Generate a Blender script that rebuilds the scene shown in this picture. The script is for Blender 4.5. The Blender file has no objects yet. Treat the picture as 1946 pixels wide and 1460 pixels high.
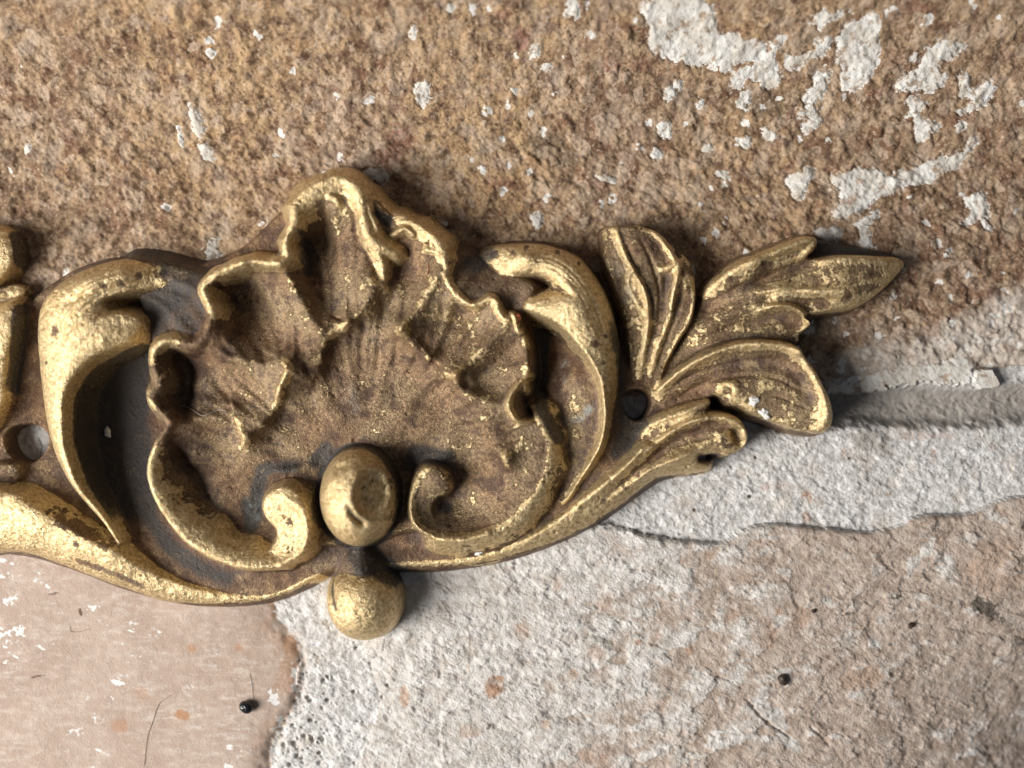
import bpy, math, random
import numpy as np

# ------------------------------------------------------------------ camera, light, exposure
PX = 1.0 / 30000.0            # one photo pixel on the brick face is 1/30 mm
U0, V0, CAMH = 973.0, 730.0, 2250.0   # picture centre and camera height, in those units
scene = bpy.context.scene
col = scene.collection

cam_data = bpy.data.cameras.new("camera")
cam = bpy.data.objects.new("camera", cam_data); col.objects.link(cam)
cam.location = (0, 0, CAMH * PX)
cam_data.sensor_width = 36.0
cam_data.lens = 36.0 * CAMH / 1946.0
cam_data.clip_start, cam_data.clip_end = 0.002, 5.0
cam_data.dof.use_dof = True
cam_data.dof.focus_distance = (CAMH - 52) * PX
cam_data.dof.aperture_fstop = 13.0
scene.camera = cam

world = bpy.data.worlds.new("World"); scene.world = world
world.use_nodes = True
world.node_tree.nodes["Background"].inputs[0].default_value = (0.80, 0.87, 1.0, 1)
world.node_tree.nodes["Background"].inputs[1].default_value = 0.092

def area_lamp(name, az, el, dist, size, power, colour):
    d = bpy.data.lights.new(name, 'AREA'); d.shape = 'RECTANGLE'
    d.size, d.size_y, d.energy, d.color = size[0], size[1], power, colour
    o = bpy.data.objects.new(name, d); col.objects.link(o)
    a, e = math.radians(az), math.radians(el)
    p = np.array([math.cos(e) * math.cos(a), math.cos(e) * math.sin(a), math.sin(e)]) * dist
    o.location = p
    from mathutils import Vector
    o.rotation_euler = Vector(-p).to_track_quat('-Z', 'Y').to_euler()
    return o
area_lamp("window_light", 198, 35, 0.30, (0.15, 0.17), 1.92, (1.0, 0.965, 0.915))

vs = scene.view_settings
vs.view_transform = 'Standard'; vs.look = 'None'; vs.exposure = 0.0; vs.gamma = 1.0
vs.use_curve_mapping = False
scene.cycles.use_denoising = True
scene.cycles.max_bounces = 6

# ------------------------------------------------------------------ numeric helpers
def proj(u, v, z):
    """photo pixel seen at height z -> position on the ground plane (same units)"""
    k = (CAMH - z) / CAMH
    return U0 + (u - U0) * k, V0 + (v - V0) * k

def sstep(a, b, x):
    t = np.clip((x - a) / (b - a), 0, 1); return t * t * (3 - 2 * t)

def vnoise(x, y, scale, seed):
    r = np.random.RandomState(seed); L = r.rand(256, 256).astype(np.float32)
    x = x / scale + 1000.37; y = y / scale + 1000.71
    ix = np.floor(x).astype(np.int64); iy = np.floor(y).astype(np.int64)
    fx = x - ix; fy = y - iy
    fx = fx * fx * fx * (fx * (fx * 6 - 15) + 10); fy = fy * fy * fy * (fy * (fy * 6 - 15) + 10)
    a = L[iy & 255, ix & 255]; b = L[iy & 255, (ix + 1) & 255]
    c = L[(iy + 1) & 255, ix & 255]; d = L[(iy + 1) & 255, (ix + 1) & 255]
    return (a + (b - a) * fx) * (1 - fy) + (c + (d - c) * fx) * fy

def fbm(x, y, scale, seed, octv=4, gain=0.5):
    s = 0; a = 1; t = 0
    for o in range(octv):
        ang = 0.6 * o + seed
        ca, sa = math.cos(ang), math.sin(ang)
        s = s + a * vnoise(x * ca - y * sa, x * sa + y * ca, scale, seed * 17 + o); t += a
        a *= gain; scale *= 0.5
    return (s / t - 0.5) * 2

def cells(x, y, scale, seed):
    """distance to the nearest scattered point, and that cell's random number"""
    r = np.random.RandomState(seed); J = r.rand(128, 128, 3).astype(np.float32)
    x = x / scale + 500; y = y / scale + 500
    ix = np.floor(x).astype(np.int64); iy = np.floor(y).astype(np.int64)
    best = np.full(x.shape, 9.0, np.float32); cid = np.zeros(x.shape, np.float32)
    for dy in (-1, 0, 1):
        for dx in (-1, 0, 1):
            j = J[(iy + dy) & 127, (ix + dx) & 127]
            d = np.hypot(ix + dx + j[..., 0] - x, iy + dy + j[..., 1] - y)
            m = d < best
            best = np.where(m, d, best); cid = np.where(m, j[..., 2], cid)
    return best, cid

def crom(P, closed=False, n=6):
    """Catmull-Rom through the rows of P"""
    P = np.asarray(P, float); out = []
    N = len(P)
    if N < 3 and not closed:
        return np.linspace(P[0], P[-1], n + 1)
    rng = N if closed else N - 1
    for i in range(rng):
        p0 = P[(i - 1) % N] if closed or i > 0 else 2 * P[0] - P[1]
        p1 = P[i]; p2 = P[(i + 1) % N]
        p3 = P[(i + 2) % N] if closed or i + 2 < N else 2 * P[-1] - P[-2]
        for k in range(n):
            t = k / n
            out.append(0.5 * (2 * p1 + (p2 - p0) * t + (2 * p0 - 5 * p1 + 4 * p2 - p3) * t * t + (3 * p1 - p0 - 3 * p2 + p3) * t ** 3))
    if not closed:
        out.append(P[-1])
    return np.array(out)

class Field:
    """a height field over a rectangular grid with drawing tools"""
    def __init__(s, xs, ys):
        s.xs, s.ys = np.asarray(xs, float), np.asarray(ys, float)
        s.X, s.Y = np.meshgrid(s.xs, s.ys)
        s.shape = s.X.shape
    def win(s, x0, x1, y0, y1):
        a, b = np.searchsorted(s.xs, [x0, x1]); c, d = np.searchsorted(s.ys, [y0, y1])
        return slice(c, d), slice(a, b)
    def dist(s, path, R, closed=False):
        """distance, signed side and interpolated attributes along a polyline (rows x, y, attributes...)"""
        path = np.asarray(path, float)
        if closed: path = np.vstack([path, path[:1]])
        D = np.full(s.shape, 1e9, np.float32); side = np.zeros(s.shape, np.float32)
        na = path.shape[1] - 2
        A = np.zeros(s.shape + (na,), np.float32)
        for p, q in zip(path[:-1], path[1:]):
            w = s.win(min(p[0], q[0]) - R, max(p[0], q[0]) + R, min(p[1], q[1]) - R, max(p[1], q[1]) + R)
            x = s.X[w] - p[0]; y = s.Y[w] - p[1]
            if x.size == 0: continue
            dx, dy = q[0] - p[0], q[1] - p[1]; L2 = dx * dx + dy * dy + 1e-9
            t = np.clip((x * dx + y * dy) / L2, 0, 1)
            d = np.hypot(x - t * dx, y - t * dy)
            m = d < D[w]
            D[w] = np.where(m, d, D[w])
            side[w] = np.where(m, np.sign(dx * y - dy * x), side[w])
            for k in range(na):
                A[w][..., k] = np.where(m, p[2 + k] + (q[2 + k] - p[2 + k]) * t, A[w][..., k])
        return D, side, A
    def inside(s, poly):
        poly = np.asarray(poly, float)
        I = np.zeros(s.shape, bool)
        w = s.win(poly[:, 0].min(), poly[:, 0].max(), poly[:, 1].min(), poly[:, 1].max())
        x = s.X[w]; y = s.Y[w]; r = np.zeros(x.shape, bool)
        for p, q in zip(poly, np.roll(poly, -1, 0)):
            c = (p[1] > y) != (q[1] > y)
            with np.errstate(divide='ignore', invalid='ignore'):
                xi = (q[0] - p[0]) * (y - p[1]) / (q[1] - p[1] + 1e-12) + p[0]
            r ^= c & (x < xi)
        I[w] = r
        return I
    def sdist(s, poly, R):
        D, _, _ = s.dist(np.asarray(poly)[:, :2], R, True)
        return np.where(s.inside(poly), -D, D)

def tps(pts, xs, ys):
    """thin-plate surface through rows x, y, z, on the grid xs x ys"""
    P = np.asarray(pts, float); sc = 300.0
    x = P[:, 0] / sc; y = P[:, 1] / sc; n = len(P)
    def U(r2): return 0.5 * r2 * np.log(r2 + 1e-9)
    K = U((x[:, None] - x) ** 2 + (y[:, None] - y) ** 2) + np.eye(n) * 2e-4
    M = np.zeros((n + 3, n + 3)); M[:n, :n] = K
    M[:n, n] = 1; M[:n, n + 1] = x; M[:n, n + 2] = y; M[n:, :n] = M[:n, n:].T
    w = np.linalg.solve(M, np.concatenate([P[:, 2], np.zeros(3)]))
    gx, gy = np.meshgrid(xs / sc, ys / sc)
    Z = w[n] + w[n + 1] * gx + w[n + 2] * gy
    for i in range(n):
        Z += w[i] * U((gx - x[i]) ** 2 + (gy - y[i]) ** 2)
    return Z

def blur(A, sig):
    r = int(3 * sig) + 1; k = np.exp(-0.5 * (np.arange(-r, r + 1) / sig) ** 2); k /= k.sum()
    B = np.pad(A, r, mode='edge')
    T = sum(k[i] * B[i:i + A.shape[0], :] for i in range(2 * r + 1))
    return sum(k[i] * T[:, i:i + A.shape[1]] for i in range(2 * r + 1))

# ------------------------------------------------------------------ mesh helpers
def grid_normals(F, H):
    gy, gx = np.gradient(H, F.ys, F.xs)
    n = np.stack([-gx, gy, np.ones_like(H)], -1)
    return n / np.linalg.norm(n, axis=-1, keepdims=True)

def to_world(x, y, z):
    return np.stack([(x - U0) * PX, -(y - V0) * PX, z * PX], -1)

def grid_part(name, F, H, facemask, attrs, mat, parent=None, N=None):
    """the faces of a height field chosen by facemask as one mesh object"""
    ny, nx = H.shape
    fy, fx = np.nonzero(facemask)
    if len(fy) == 0: return None
    i = fy * nx + fx
    Q = np.stack([i, i + nx, i + nx + 1, i + 1], -1)
    used, inv = np.unique(Q, return_inverse=True)
    inv = inv.reshape(-1, 4)
    co = to_world(F.X.ravel()[used], F.Y.ravel()[used], H.ravel()[used])
    me = bpy.data.meshes.new(name)
    me.vertices.add(len(used)); me.vertices.foreach_set("co", co.ravel().astype(np.float32))
    me.loops.add(inv.size); me.loops.foreach_set("vertex_index", inv.ravel().astype(np.int32))
    me.polygons.add(len(inv)); me.polygons.foreach_set("loop_start", np.arange(0, inv.size, 4, dtype=np.int32))
    me.update(calc_edges=True)
    me.polygons.foreach_set("use_smooth", np.ones(len(inv), bool))
    for k, a in attrs.items():
        at = me.attributes.new(k, 'FLOAT', 'POINT')
        at.data.foreach_set("value", a.ravel()[used].astype(np.float32))
    if N is not None:
        me.normals_split_custom_set_from_vertices(N.reshape(-1, 3)[used].astype(np.float32))
    me.materials.append(mat)
    o = bpy.data.objects.new(name, me); col.objects.link(o); o.parent = parent
    return o

def face_vals(A):
    return A[:-1, :-1]

def mesh_obj(name, V, Fc, mat, parent=None, smooth=True):
    me = bpy.data.meshes.new(name); me.from_pydata([tuple(v) for v in V], [], Fc); me.update()
    if smooth: me.polygons.foreach_set("use_smooth", np.ones(len(me.polygons), bool))
    me.materials.append(mat)
    o = bpy.data.objects.new(name, me); col.objects.link(o); o.parent = parent
    return o

def tag(o, label=None, cat=None, group=None, kind=None):
    for k, v in (("label", label), ("category", cat), ("group", group), ("kind", kind)):
        if v: o[k] = v
    return o

# ------------------------------------------------------------------ materials
class Mat:
    def __init__(s, name):
        s.m = bpy.data.materials.new(name); s.m.use_nodes = True
        s.t = s.m.node_tree; s.t.nodes.clear()
        s.out = s.t.nodes.new("ShaderNodeOutputMaterial")
        s.b = s.t.nodes.new("ShaderNodeBsdfPrincipled")
        s.t.links.new(s.b.outputs[0], s.out.inputs[0])
        tc = s.t.nodes.new("ShaderNodeTexCoord")
        s.co = tc.outputs["Object"]
    def link(s, a, b):
        if isinstance(a, (int, float)): b.default_value = a
        elif isinstance(a, tuple): b.default_value = a if len(a) == 4 else a + (1,)
        else: s.t.links.new(a, b)
    def attr(s, n):
        a = s.t.nodes.new("ShaderNodeAttribute"); a.attribute_name = n; return a.outputs["Fac"]
    def noise(s, mm, detail=4, rough=0.55, off=(0, 0, 0), stretch=(1, 1, 1)):
        """noise whose feature size is mm millimetres"""
        mp = s.t.nodes.new("ShaderNodeMapping"); s.t.links.new(s.co, mp.inputs[0])
        mp.inputs["Location"].default_value = off
        mp.inputs["Scale"].default_value = tuple(1000.0 / mm * k for k in stretch)
        n = s.t.nodes.new("ShaderNodeTexNoise"); s.t.links.new(mp.outputs[0], n.inputs["Vector"])
        n.inputs["Scale"].default_value = 1; n.inputs["Detail"].default_value = detail; n.inputs["Roughness"].default_value = rough
        return n.outputs["Fac"]
    def voro(s, mm, off=(0, 0, 0), feature='F1', out="Distance"):
        mp = s.t.nodes.new("ShaderNodeMapping"); s.t.links.new(s.co, mp.inputs[0])
        mp.inputs["Location"].default_value = off
        mp.inputs["Scale"].default_value = (1000.0 / mm,) * 3
        n = s.t.nodes.new("ShaderNodeTexVoronoi"); n.feature = feature
        s.t.links.new(mp.outputs[0], n.inputs["Vector"]); n.inputs["Scale"].default_value = 1
        return n.outputs[out]
    def math(s, op, a, b=0.0, c=0.0):
        n = s.t.nodes.new("ShaderNodeMath"); n.operation = op
        s.link(a, n.inputs[0]); s.link(b, n.inputs[1]); s.link(c, n.inputs[2]); return n.outputs[0]
    def ss(s, x, a, b, lo=0.0, hi=1.0):
        n = s.t.nodes.new("ShaderNodeMapRange"); n.interpolation_type = 'SMOOTHSTEP'
        s.link(x, n.inputs[0])
        if a > b: a, b, lo, hi = b, a, hi, lo
        n.inputs[1].default_value, n.inputs[2].default_value, n.inputs[3].default_value, n.inputs[4].default_value = a, b, lo, hi
        return n.outputs[0]
    def mix(s, f, a, b):
        n = s.t.nodes.new("ShaderNodeMix"); n.data_type = 'RGBA'
        s.link(f, n.inputs[0]); s.link(a, n.inputs[6]); s.link(b, n.inputs[7]); return n.outputs[2]
    def mixf(s, f, a, b):
        n = s.t.nodes.new("ShaderNodeMix"); n.data_type = 'FLOAT'
        s.link(f, n.inputs[0]); s.link(a, n.inputs[2]); s.link(b, n.inputs[3]); return n.outputs[0]
    def bump(s, h, mm, strength=1.0, normal=None):
        n = s.t.nodes.new("ShaderNodeBump"); n.inputs["Strength"].default_value = strength
        n.inputs["Distance"].default_value = mm / 1000.0
        s.link(h, n.inputs["Height"])
        if normal is not None: s.t.links.new(normal, n.inputs["Normal"])
        return n.outputs[0]
    def done(s, colour, rough=0.8, metal=0.0, normal=None, spec=None):
        s.link(colour, s.b.inputs["Base Color"]); s.link(rough, s.b.inputs["Roughness"]); s.link(metal, s.b.inputs["Metallic"])
        if normal is not None: s.t.links.new(normal, s.b.inputs["Normal"])
        if spec is not None: s.link(spec, s.b.inputs["Specular IOR Level"])
        return s.m

def bronze_material():
    m = Mat("worn_gilt_bronze")
    g = m.attr("gild"); k = m.attr("grime_shade"); v = m.attr("verd")
    n1 = m.noise(1.1, 6, 0.62); n2 = m.noise(0.22, 4, 0.6, (3, 1, 2)); n3 = m.noise(0.085, 3, 0.6, (7, 2, 1))
    n4 = m.noise(3.2, 3, 0.5, (1, 9, 4))
    x = m.math('ADD', g, m.math('MULTIPLY', m.math('SUBTRACT', n1, 0.5), 1.15))
    x = m.math('ADD', x, m.math('MULTIPLY', m.math('SUBTRACT', n4, 0.5), 0.35))
    n5 = m.noise(0.5, 5, 0.65, (6, 6, 1))
    x = m.math('ADD', x, m.math('MULTIPLY', m.math('SUBTRACT', n5, 0.5), 0.7))
    x = m.math('ADD', x, m.math('MULTIPLY', m.math('SUBTRACT', n2, 0.5), 0.5))
    gold = m.ss(x, 0.48, 0.57)
    spark = m.math('MULTIPLY', m.ss(n3, 0.54, 0.64), m.ss(x, 0.0, 0.45, 0.2, 0.9))
    gold2 = m.math('MAXIMUM', gold, m.math('MULTIPLY', spark, 0.45))
    gc = m.mix(n4, (0.66, 0.475, 0.225), (0.47, 0.34, 0.18))
    gc = m.mix(m.ss(n2, 0.35, 0.7), gc, (0.89, 0.715, 0.43))
    pc = m.mix(m.ss(n1, 0.35, 0.65), (0.082, 0.043, 0.025), (0.245, 0.142, 0.078))
    pc = m.mix(m.ss(n4, 0.45, 0.65), pc, (0.14, 0.095, 0.072))
    mid = m.ss(x, 0.08, 0.50)
    pc = m.mix(m.math('MULTIPLY', mid, m.mixf(m.ss(n4, 0.36, 0.62), 0.30, 1.0)), pc, m.mix(n5, (0.30, 0.205, 0.115), (0.44, 0.32, 0.18)))
    c = m.mix(gold2, pc, gc)
    c = m.mix(m.ss(n3, 0.50, 0.34, 0, 0.45), c, m.mix(gold, (0.05, 0.028, 0.016), (0.24, 0.155, 0.07)))
    c = m.mix(m.ss(n2, 0.46, 0.32, 0, 0.45), c, m.mix(gold, (0.06, 0.035, 0.02), (0.30, 0.20, 0.095)))
    edge = m.math('MULTIPLY', m.ss(x, 0.40, 0.47), m.ss(x, 0.52, 0.46))
    c = m.mix(m.math('MULTIPLY', edge, 0.65), c, (0.055, 0.032, 0.018))
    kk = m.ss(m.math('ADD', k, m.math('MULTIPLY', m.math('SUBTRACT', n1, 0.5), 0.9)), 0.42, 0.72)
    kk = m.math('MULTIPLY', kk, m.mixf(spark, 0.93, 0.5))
    c = m.mix(kk, c, (0.030, 0.027, 0.027))  # near-black of the grime, shared by the shade painted in hollows
    vv = m.math('MULTIPLY', v, m.ss(n1, 0.42, 0.6))
    c = m.mix(vv, c, (0.30, 0.34, 0.34))
    metal = m.mixf(gold2, m.mixf(mid, 0.35, 0.6), 0.80)
    metal = m.math('MULTIPLY', metal, m.mixf(m.math('MAXIMUM', kk, vv), 1.0, 0.25))
    rough = m.mixf(gold2, m.mixf(n2, 0.46, 0.64), m.mixf(n3, 0.24, 0.54))
    pits = m.math('MULTIPLY', m.ss(m.voro(0.34, (2, 1, 0)), 0.20, 0.08), m.ss(n2, 0.50, 0.60))
    c = m.mix(m.math('MULTIPLY', pits, 0.8), c, (0.07, 0.045, 0.025))
    b1 = m.bump(n3, 0.065, 1.0)
    b2 = m.bump(n2, 0.07, 1.0, b1)
    b3 = m.bump(gold, 0.06, 0.8, b2)
    return m.done(c, rough, metal, b3)

# ------------------------------------------------------------------ wall materials
def brick_material():
    m = Mat("rough_sandy_brick")
    w = m.attr("white"); d = m.attr("dark"); r = m.attr("red"); oc = m.attr("ochre")
    n1 = m.noise(2.2, 5, 0.6); n2 = m.noise(0.85, 5, 0.68, (2, 5, 1)); n3 = m.noise(0.20, 4, 0.65, (4, 4, 4))
    v = m.voro(0.8, (1, 2, 3), 'F1', "Color")
    sep = m.t.nodes.new("ShaderNodeSeparateColor"); m.t.links.new(v, sep.inputs[0]); vr = sep.outputs[0]; vg = sep.outputs[1]
    c = m.mix(m.ss(n2, 0.32, 0.68), (0.125, 0.070, 0.040), (0.37, 0.26, 0.17))
    c = m.mix(m.math('MULTIPLY', m.ss(vr, 0.62, 0.8), 0.6), c, (0.47, 0.36, 0.27))
    c = m.mix(m.math('MULTIPLY', m.ss(vg, 0.74, 0.86), 0.55), c, (0.16, 0.075, 0.045))
    c = m.mix(m.math('MULTIPLY', oc, m.ss(n2, 0.36, 0.60, 0.0, 0.62)), c, (0.46, 0.30, 0.15))
    c = m.mix(m.math('MULTIPLY', r, m.ss(n2, 0.3, 0.6, 0.2, 0.8)), c, (0.20, 0.062, 0.050))
    c = m.mix(m.math('MULTIPLY', d, m.ss(n2, 0.35, 0.6, 0.3, 0.85)), c, (0.085, 0.068, 0.045))
    c = m.mix(m.ss(n3, 0.54, 0.68, 0, 0.6), c, (0.58, 0.48, 0.38))
    c = m.mix(m.ss(n3, 0.47, 0.33, 0, 0.75), c, (0.065, 0.037, 0.024))
    c = m.mix(m.ss(n1, 0.5, 0.72, 0, 0.5), c, (0.42, 0.34, 0.265))
    c = m.mix(m.ss(n1, 0.46, 0.28, 0, 0.45), c, (0.155, 0.095, 0.062))
    gy = m.attr('grey')
    c = m.mix(m.math('MULTIPLY', gy, m.ss(n2, 0.30, 0.62, 0.25, 1.0)), c, m.mix(n1, (0.44, 0.375, 0.31), (0.58, 0.53, 0.48)))
    ww = m.ss(m.math('ADD', w, m.math('MULTIPLY', m.math('SUBTRACT', n3, 0.5), 0.9)), 0.42, 0.6)
    c = m.mix(ww, c, m.mix(n2, (0.50, 0.46, 0.41), (0.74, 0.72, 0.69)))
    b = m.bump(n3, 0.09, 0.9); b = m.bump(n2, 0.10, 0.5, b)
    return m.done(c, 0.88, 0.0, b, 0.25)

def limewash_material():
    m = Mat("old_limewash")
    n1 = m.noise(1.3, 4, 0.6, (5, 1, 0)); n2 = m.noise(0.35, 4, 0.6); n3 = m.noise(0.12, 3, 0.6, (1, 1, 7))
    c = m.mix(m.ss(n1, 0.35, 0.65), (0.68, 0.67, 0.64), (0.53, 0.49, 0.43))
    n4 = m.noise(0.7, 5, 0.7, (2, 2, 2))
    c = m.mix(m.ss(n4, 0.53, 0.62, 0, 0.85), c, m.mix(n2, (0.20, 0.125, 0.08), (0.44, 0.33, 0.23)))
    c = m.mix(m.ss(n2, 0.56, 0.70, 0, 0.6), c, (0.42, 0.35, 0.27))
    c = m.mix(m.ss(n3, 0.62, 0.75, 0, 0.4), c, (0.30, 0.28, 0.25))
    b = m.bump(n3, 0.06, 0.8); b = m.bump(n2, 0.12, 0.6, b)
    return m.done(c, 0.85, 0.0, b, 0.25)

def mortar_material():
    m = Mat("lime_mortar")
    d = m.attr("dark"); g = m.attr("grey"); p = m.attr("red")
    n1 = m.noise(2.0, 4, 0.6); n2 = m.noise(0.42, 4, 0.65, (1, 3, 0)); n3 = m.noise(0.13, 3, 0.6, (2, 2, 5))
    c = m.mix(m.ss(n2, 0.3, 0.7), (0.43, 0.41, 0.39), (0.72, 0.71, 0.70))
    c = m.mix(m.ss(n1, 0.52, 0.7, 0, 0.45), c, (0.52, 0.44, 0.36))
    c = m.mix(g, c, m.mix(n2, (0.21, 0.185, 0.16), (0.40, 0.37, 0.335)))
    c = m.mix(m.math('MULTIPLY', p, m.ss(n2, 0.4, 0.6)), c, (0.36, 0.20, 0.12))
    c = m.mix(m.ss(n3, 0.55, 0.70, 0, 0.6), c, (0.22, 0.20, 0.185))
    dd = m.ss(m.math('ADD', d, m.math('MULTIPLY', m.math('SUBTRACT', n3, 0.5), 0.6)), 0.35, 0.7)
    c = m.mix(dd, c, (0.075, 0.058, 0.040))
    b = m.bump(n3, 0.09, 0.9); b = m.bump(n2, 0.15, 0.5, b)
    return m.done(c, 0.9, 0.0, b, 0.2)

def terracotta_material():
    m = Mat("smooth_pink_brick")
    w = m.attr("white"); d = m.attr("dark"); r = m.attr("red")
    n1 = m.noise(5.0, 4, 0.55); n2 = m.noise(0.5, 5, 0.65, (3, 0, 1), (0.45, 1.0, 1)); n3 = m.noise(0.12, 3, 0.6, (2, 6, 5))
    c = m.mix(m.ss(n1, 0.3, 0.7), (0.39, 0.292, 0.235), (0.455, 0.355, 0.292))
    c = m.mix(m.ss(n2, 0.45, 0.75, 0, 0.6), c, (0.58, 0.49, 0.42))
    c = m.mix(m.ss(n2, 0.40, 0.25, 0, 0.5), c, (0.37, 0.26, 0.195))
    n4 = m.noise(0.30, 5, 0.7, (3, 7, 1), (0.30, 1.0, 1)); n6 = m.noise(4.0, 3, 0.5, (1, 1, 1))
    c = m.mix(m.math('MULTIPLY', m.ss(n4, 0.50, 0.68), m.ss(n6, 0.38, 0.62, 0.1, 0.6)), c, (0.62, 0.55, 0.50))
    c = m.mix(m.ss(n4, 0.42, 0.28, 0, 0.25), c, (0.30, 0.20, 0.145))
    c = m.mix(m.math('MULTIPLY', r, 0.8), c, (0.42, 0.21, 0.10))
    ww = m.ss(m.math('ADD', w, m.math('MULTIPLY', m.math('SUBTRACT', n3, 0.5), 0.8)), 0.40, 0.62)
    c = m.mix(ww, c, (0.74, 0.72, 0.70))
    c = m.mix(m.ss(m.math('ADD', d, m.math('MULTIPLY', m.math('SUBTRACT', n3, 0.5), 0.5)), 0.4, 0.7), c, (0.13, 0.085, 0.055))
    b = m.bump(n3, 0.045, 0.8); b = m.bump(n4, 0.03, 0.5, b); b = m.bump(n2, 0.06, 0.5, b)
    return m.done(c, 0.72, 0.0, b, 0.3)

def washed_material():
    m = Mat("limewashed_brick")
    w = m.attr("white"); d = m.attr("dark"); r = m.attr("red")
    n1 = m.noise(2.6, 5, 0.6, (8, 0, 0)); n2 = m.noise(0.6, 5, 0.65, (1, 0, 3), (0.6, 1, 1)); n3 = m.noise(0.13, 3, 0.6, (9, 2, 5))
    br = m.mix(m.ss(n2, 0.3, 0.7), (0.35, 0.27, 0.215), (0.52, 0.44, 0.38))
    ww = m.math('ADD', w, m.math('MULTIPLY', m.math('SUBTRACT', n1, 0.5), 0.8))
    ww = m.math('ADD', ww, m.math('MULTIPLY', m.math('SUBTRACT', n2, 0.5), 0.7))
    c = m.mix(m.ss(ww, 0.25, 0.75), br, m.mix(m.ss(n2, 0.3, 0.7), (0.46, 0.415, 0.37), (0.66, 0.64, 0.615)))
    c = m.mix(m.math('MULTIPLY', r, m.ss(n2, 0.35, 0.6, 0.2, 0.9)), c, (0.40, 0.235, 0.145))
    c = m.mix(m.ss(n3, 0.60, 0.75, 0, 0.45), c, (0.30, 0.26, 0.22))
    c = m.mix(m.ss(m.math('ADD', d, m.math('MULTIPLY', m.math('SUBTRACT', n3, 0.5), 0.6)), 0.35, 0.7), c, (0.10, 0.085, 0.070))
    b = m.bump(n3, 0.10, 1.0); b = m.bump(n2, 0.09, 0.5, b)
    return m.done(c, 0.86, 0.0, b, 0.22)

# ------------------------------------------------------------------ the brickwork: bricks, joints and flakes of limewash as one relief, split into its pieces
def span(a, b, step): return np.arange(a, b, step)
wx = np.concatenate([span(-1500, -80, 20.0), span(-80, 2030, 2.5), span(2030, 3460, 20.0)])
wy = np.concatenate([span(-1300, -60, 20.0), span(-60, 1520, 2.5), span(1520, 2800, 20.0)])
WF = Field(wx, wy)
WX, WY = WF.X, WF.Y
lift = 190.0 * np.clip((360 - WY) / 360, 0, 1.5) ** 2 - 75.0 * np.clip((WX - 1500) / 450, 0, 1.4) ** 2 * sstep(1050, 1460, WY)          # the sandy brick bulges forward along its upper edge
kk = CAMH / (CAMH - lift)
WU = U0 + (WX - U0) * kk; WV = V0 + (WY - V0) * kk
TOP, MOR, TER, WAS = 0, 1, 2, 3
edge_n = 7 * fbm(WX, WY, 60, 11, 4) + 2.5 * fbm(WX, WY, 14, 12, 2)

def below(path):       # v of a line given by (u, v) points
    p = np.asarray(path, float); return np.interp(WX, p[:, 0], p[:, 1])
d_top = below([(-1500,735),(0,745),(900,770),(1500,730),(1640,716),(1760,705),(1850,702),(1950,690),(3400,650)]) - WY + edge_n           # > 0 inside the top brick
ter_poly = crom([(-1500,1010),(-400,1015),(0,1010),(300,1060),(470,1090),(512,1140),(527,1180),(551,1208),(566,1237),(570,1280),(555,1345),(534,1374),(523,1410),(512,1445),(505,1600),(510,2700),(-1500,2700)], True, 4)
d_ter = -WF.sdist(ter_poly, 120) + 1.1 * edge_n + 5 * fbm(WX, WY, 20, 14, 3)
was_poly = crom([(700,1090),(900,1040),(1117,996),(1187,1005),(1252,1022),(1370,1030),(1426,1003),(1491,998),(1578,1006),(1643,1013),(1709,1000),(1752,980),(1839,976),(1950,943),(2300,930),(3400,900),(3400,2700),(720,2700),(690,1600),(680,1460),(720,1340),(690,1220)], True, 4)
d_was = -WF.sdist(was_poly, 120) + 0.6 * edge_n
WID = np.full(WF.shape, MOR); WID[d_top > 0] = TOP; WID[d_was > 0] = WAS; WID[d_ter > 0] = TER

f60 = fbm(WX, WY, 90, 21, 4); f20 = fbm(WX, WY, 24, 22, 3); f8 = fbm(WX, WY, 9, 23, 2); f5 = fbm(WX, WY, 5.5, 28, 2)
gr, gid = cells(WX + 4 * f20, WY + 4 * f8, 13, 24); g2, gid2 = cells(WX, WY, 30, 25)
h_top = lift + 3 + 5 * f60 + 4.2 * f20 + 2.0 * f8 + 1.0 * f5 + 1.5 * (gid - 0.5) * (1 - gr) * 2 - 2.5 * np.clip(gr - 0.5, 0, 1) + np.where(gid2 > 0.8, 4 * np.exp(-(g2 / 0.3) ** 2), 0)
h_top += 3.0 * (np.abs(fbm(WX, WY, 60, 26, 3)) * -2 + 0.5)
lm = sstep(-0.02, 0.08, fbm(WX, WY * 1.2, 55, 36, 5, 0.6))
h_mor = -7 + 1.8 * lm + 2.5 * f60 + 1.5 * f20 + 1.3 * f8 + 1.0 * f5
h_ter = 4 + 1.2 * f60 + 0.5 * f20 + 0.3 * f8
wst = fbm(WX * 0.8 - WY * 0.35, (WY + WX * 0.45) * 1.6, 46, 27, 4)
lay = sstep(-0.02, 0.06, fbm(WX * 0.9 - WY * 0.3, WY * 1.3 + WX * 0.35, 62, 34, 5, 0.6)); lay2 = sstep(0.18, 0.26, fbm(WX * 0.9 - WY * 0.3, WY * 1.4 + WX * 0.4, 40, 35, 4, 0.6))
h_was = lift + 4 + 1.6 * lay2 + 3 * f60 + 3.4 * wst + 0.9 * f8 + 0.9 * f5 - 1.3 * np.clip(0.16 - np.abs(fbm(WX + 8 * f20, WY, 70, 33, 4)), 0, 1) / 0.16 + 1.9 * lay
h_was += 7 * np.exp(-np.clip(d_was, 0, 200) / 30) * sstep(1050, 1300, WX)
def rnd(d, w, drop): return -drop * np.exp(-np.clip(d, 0, 500) / w)
H = h_mor.copy()
H = np.where(WID == TOP, h_top + rnd(d_top, 16, 9), H)
H = np.where(WID == TER, h_ter + rnd(d_ter, 26, 11) + 2.5 * f20 * np.exp(-np.clip(d_ter, 0, 300) / 20), H)
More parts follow.
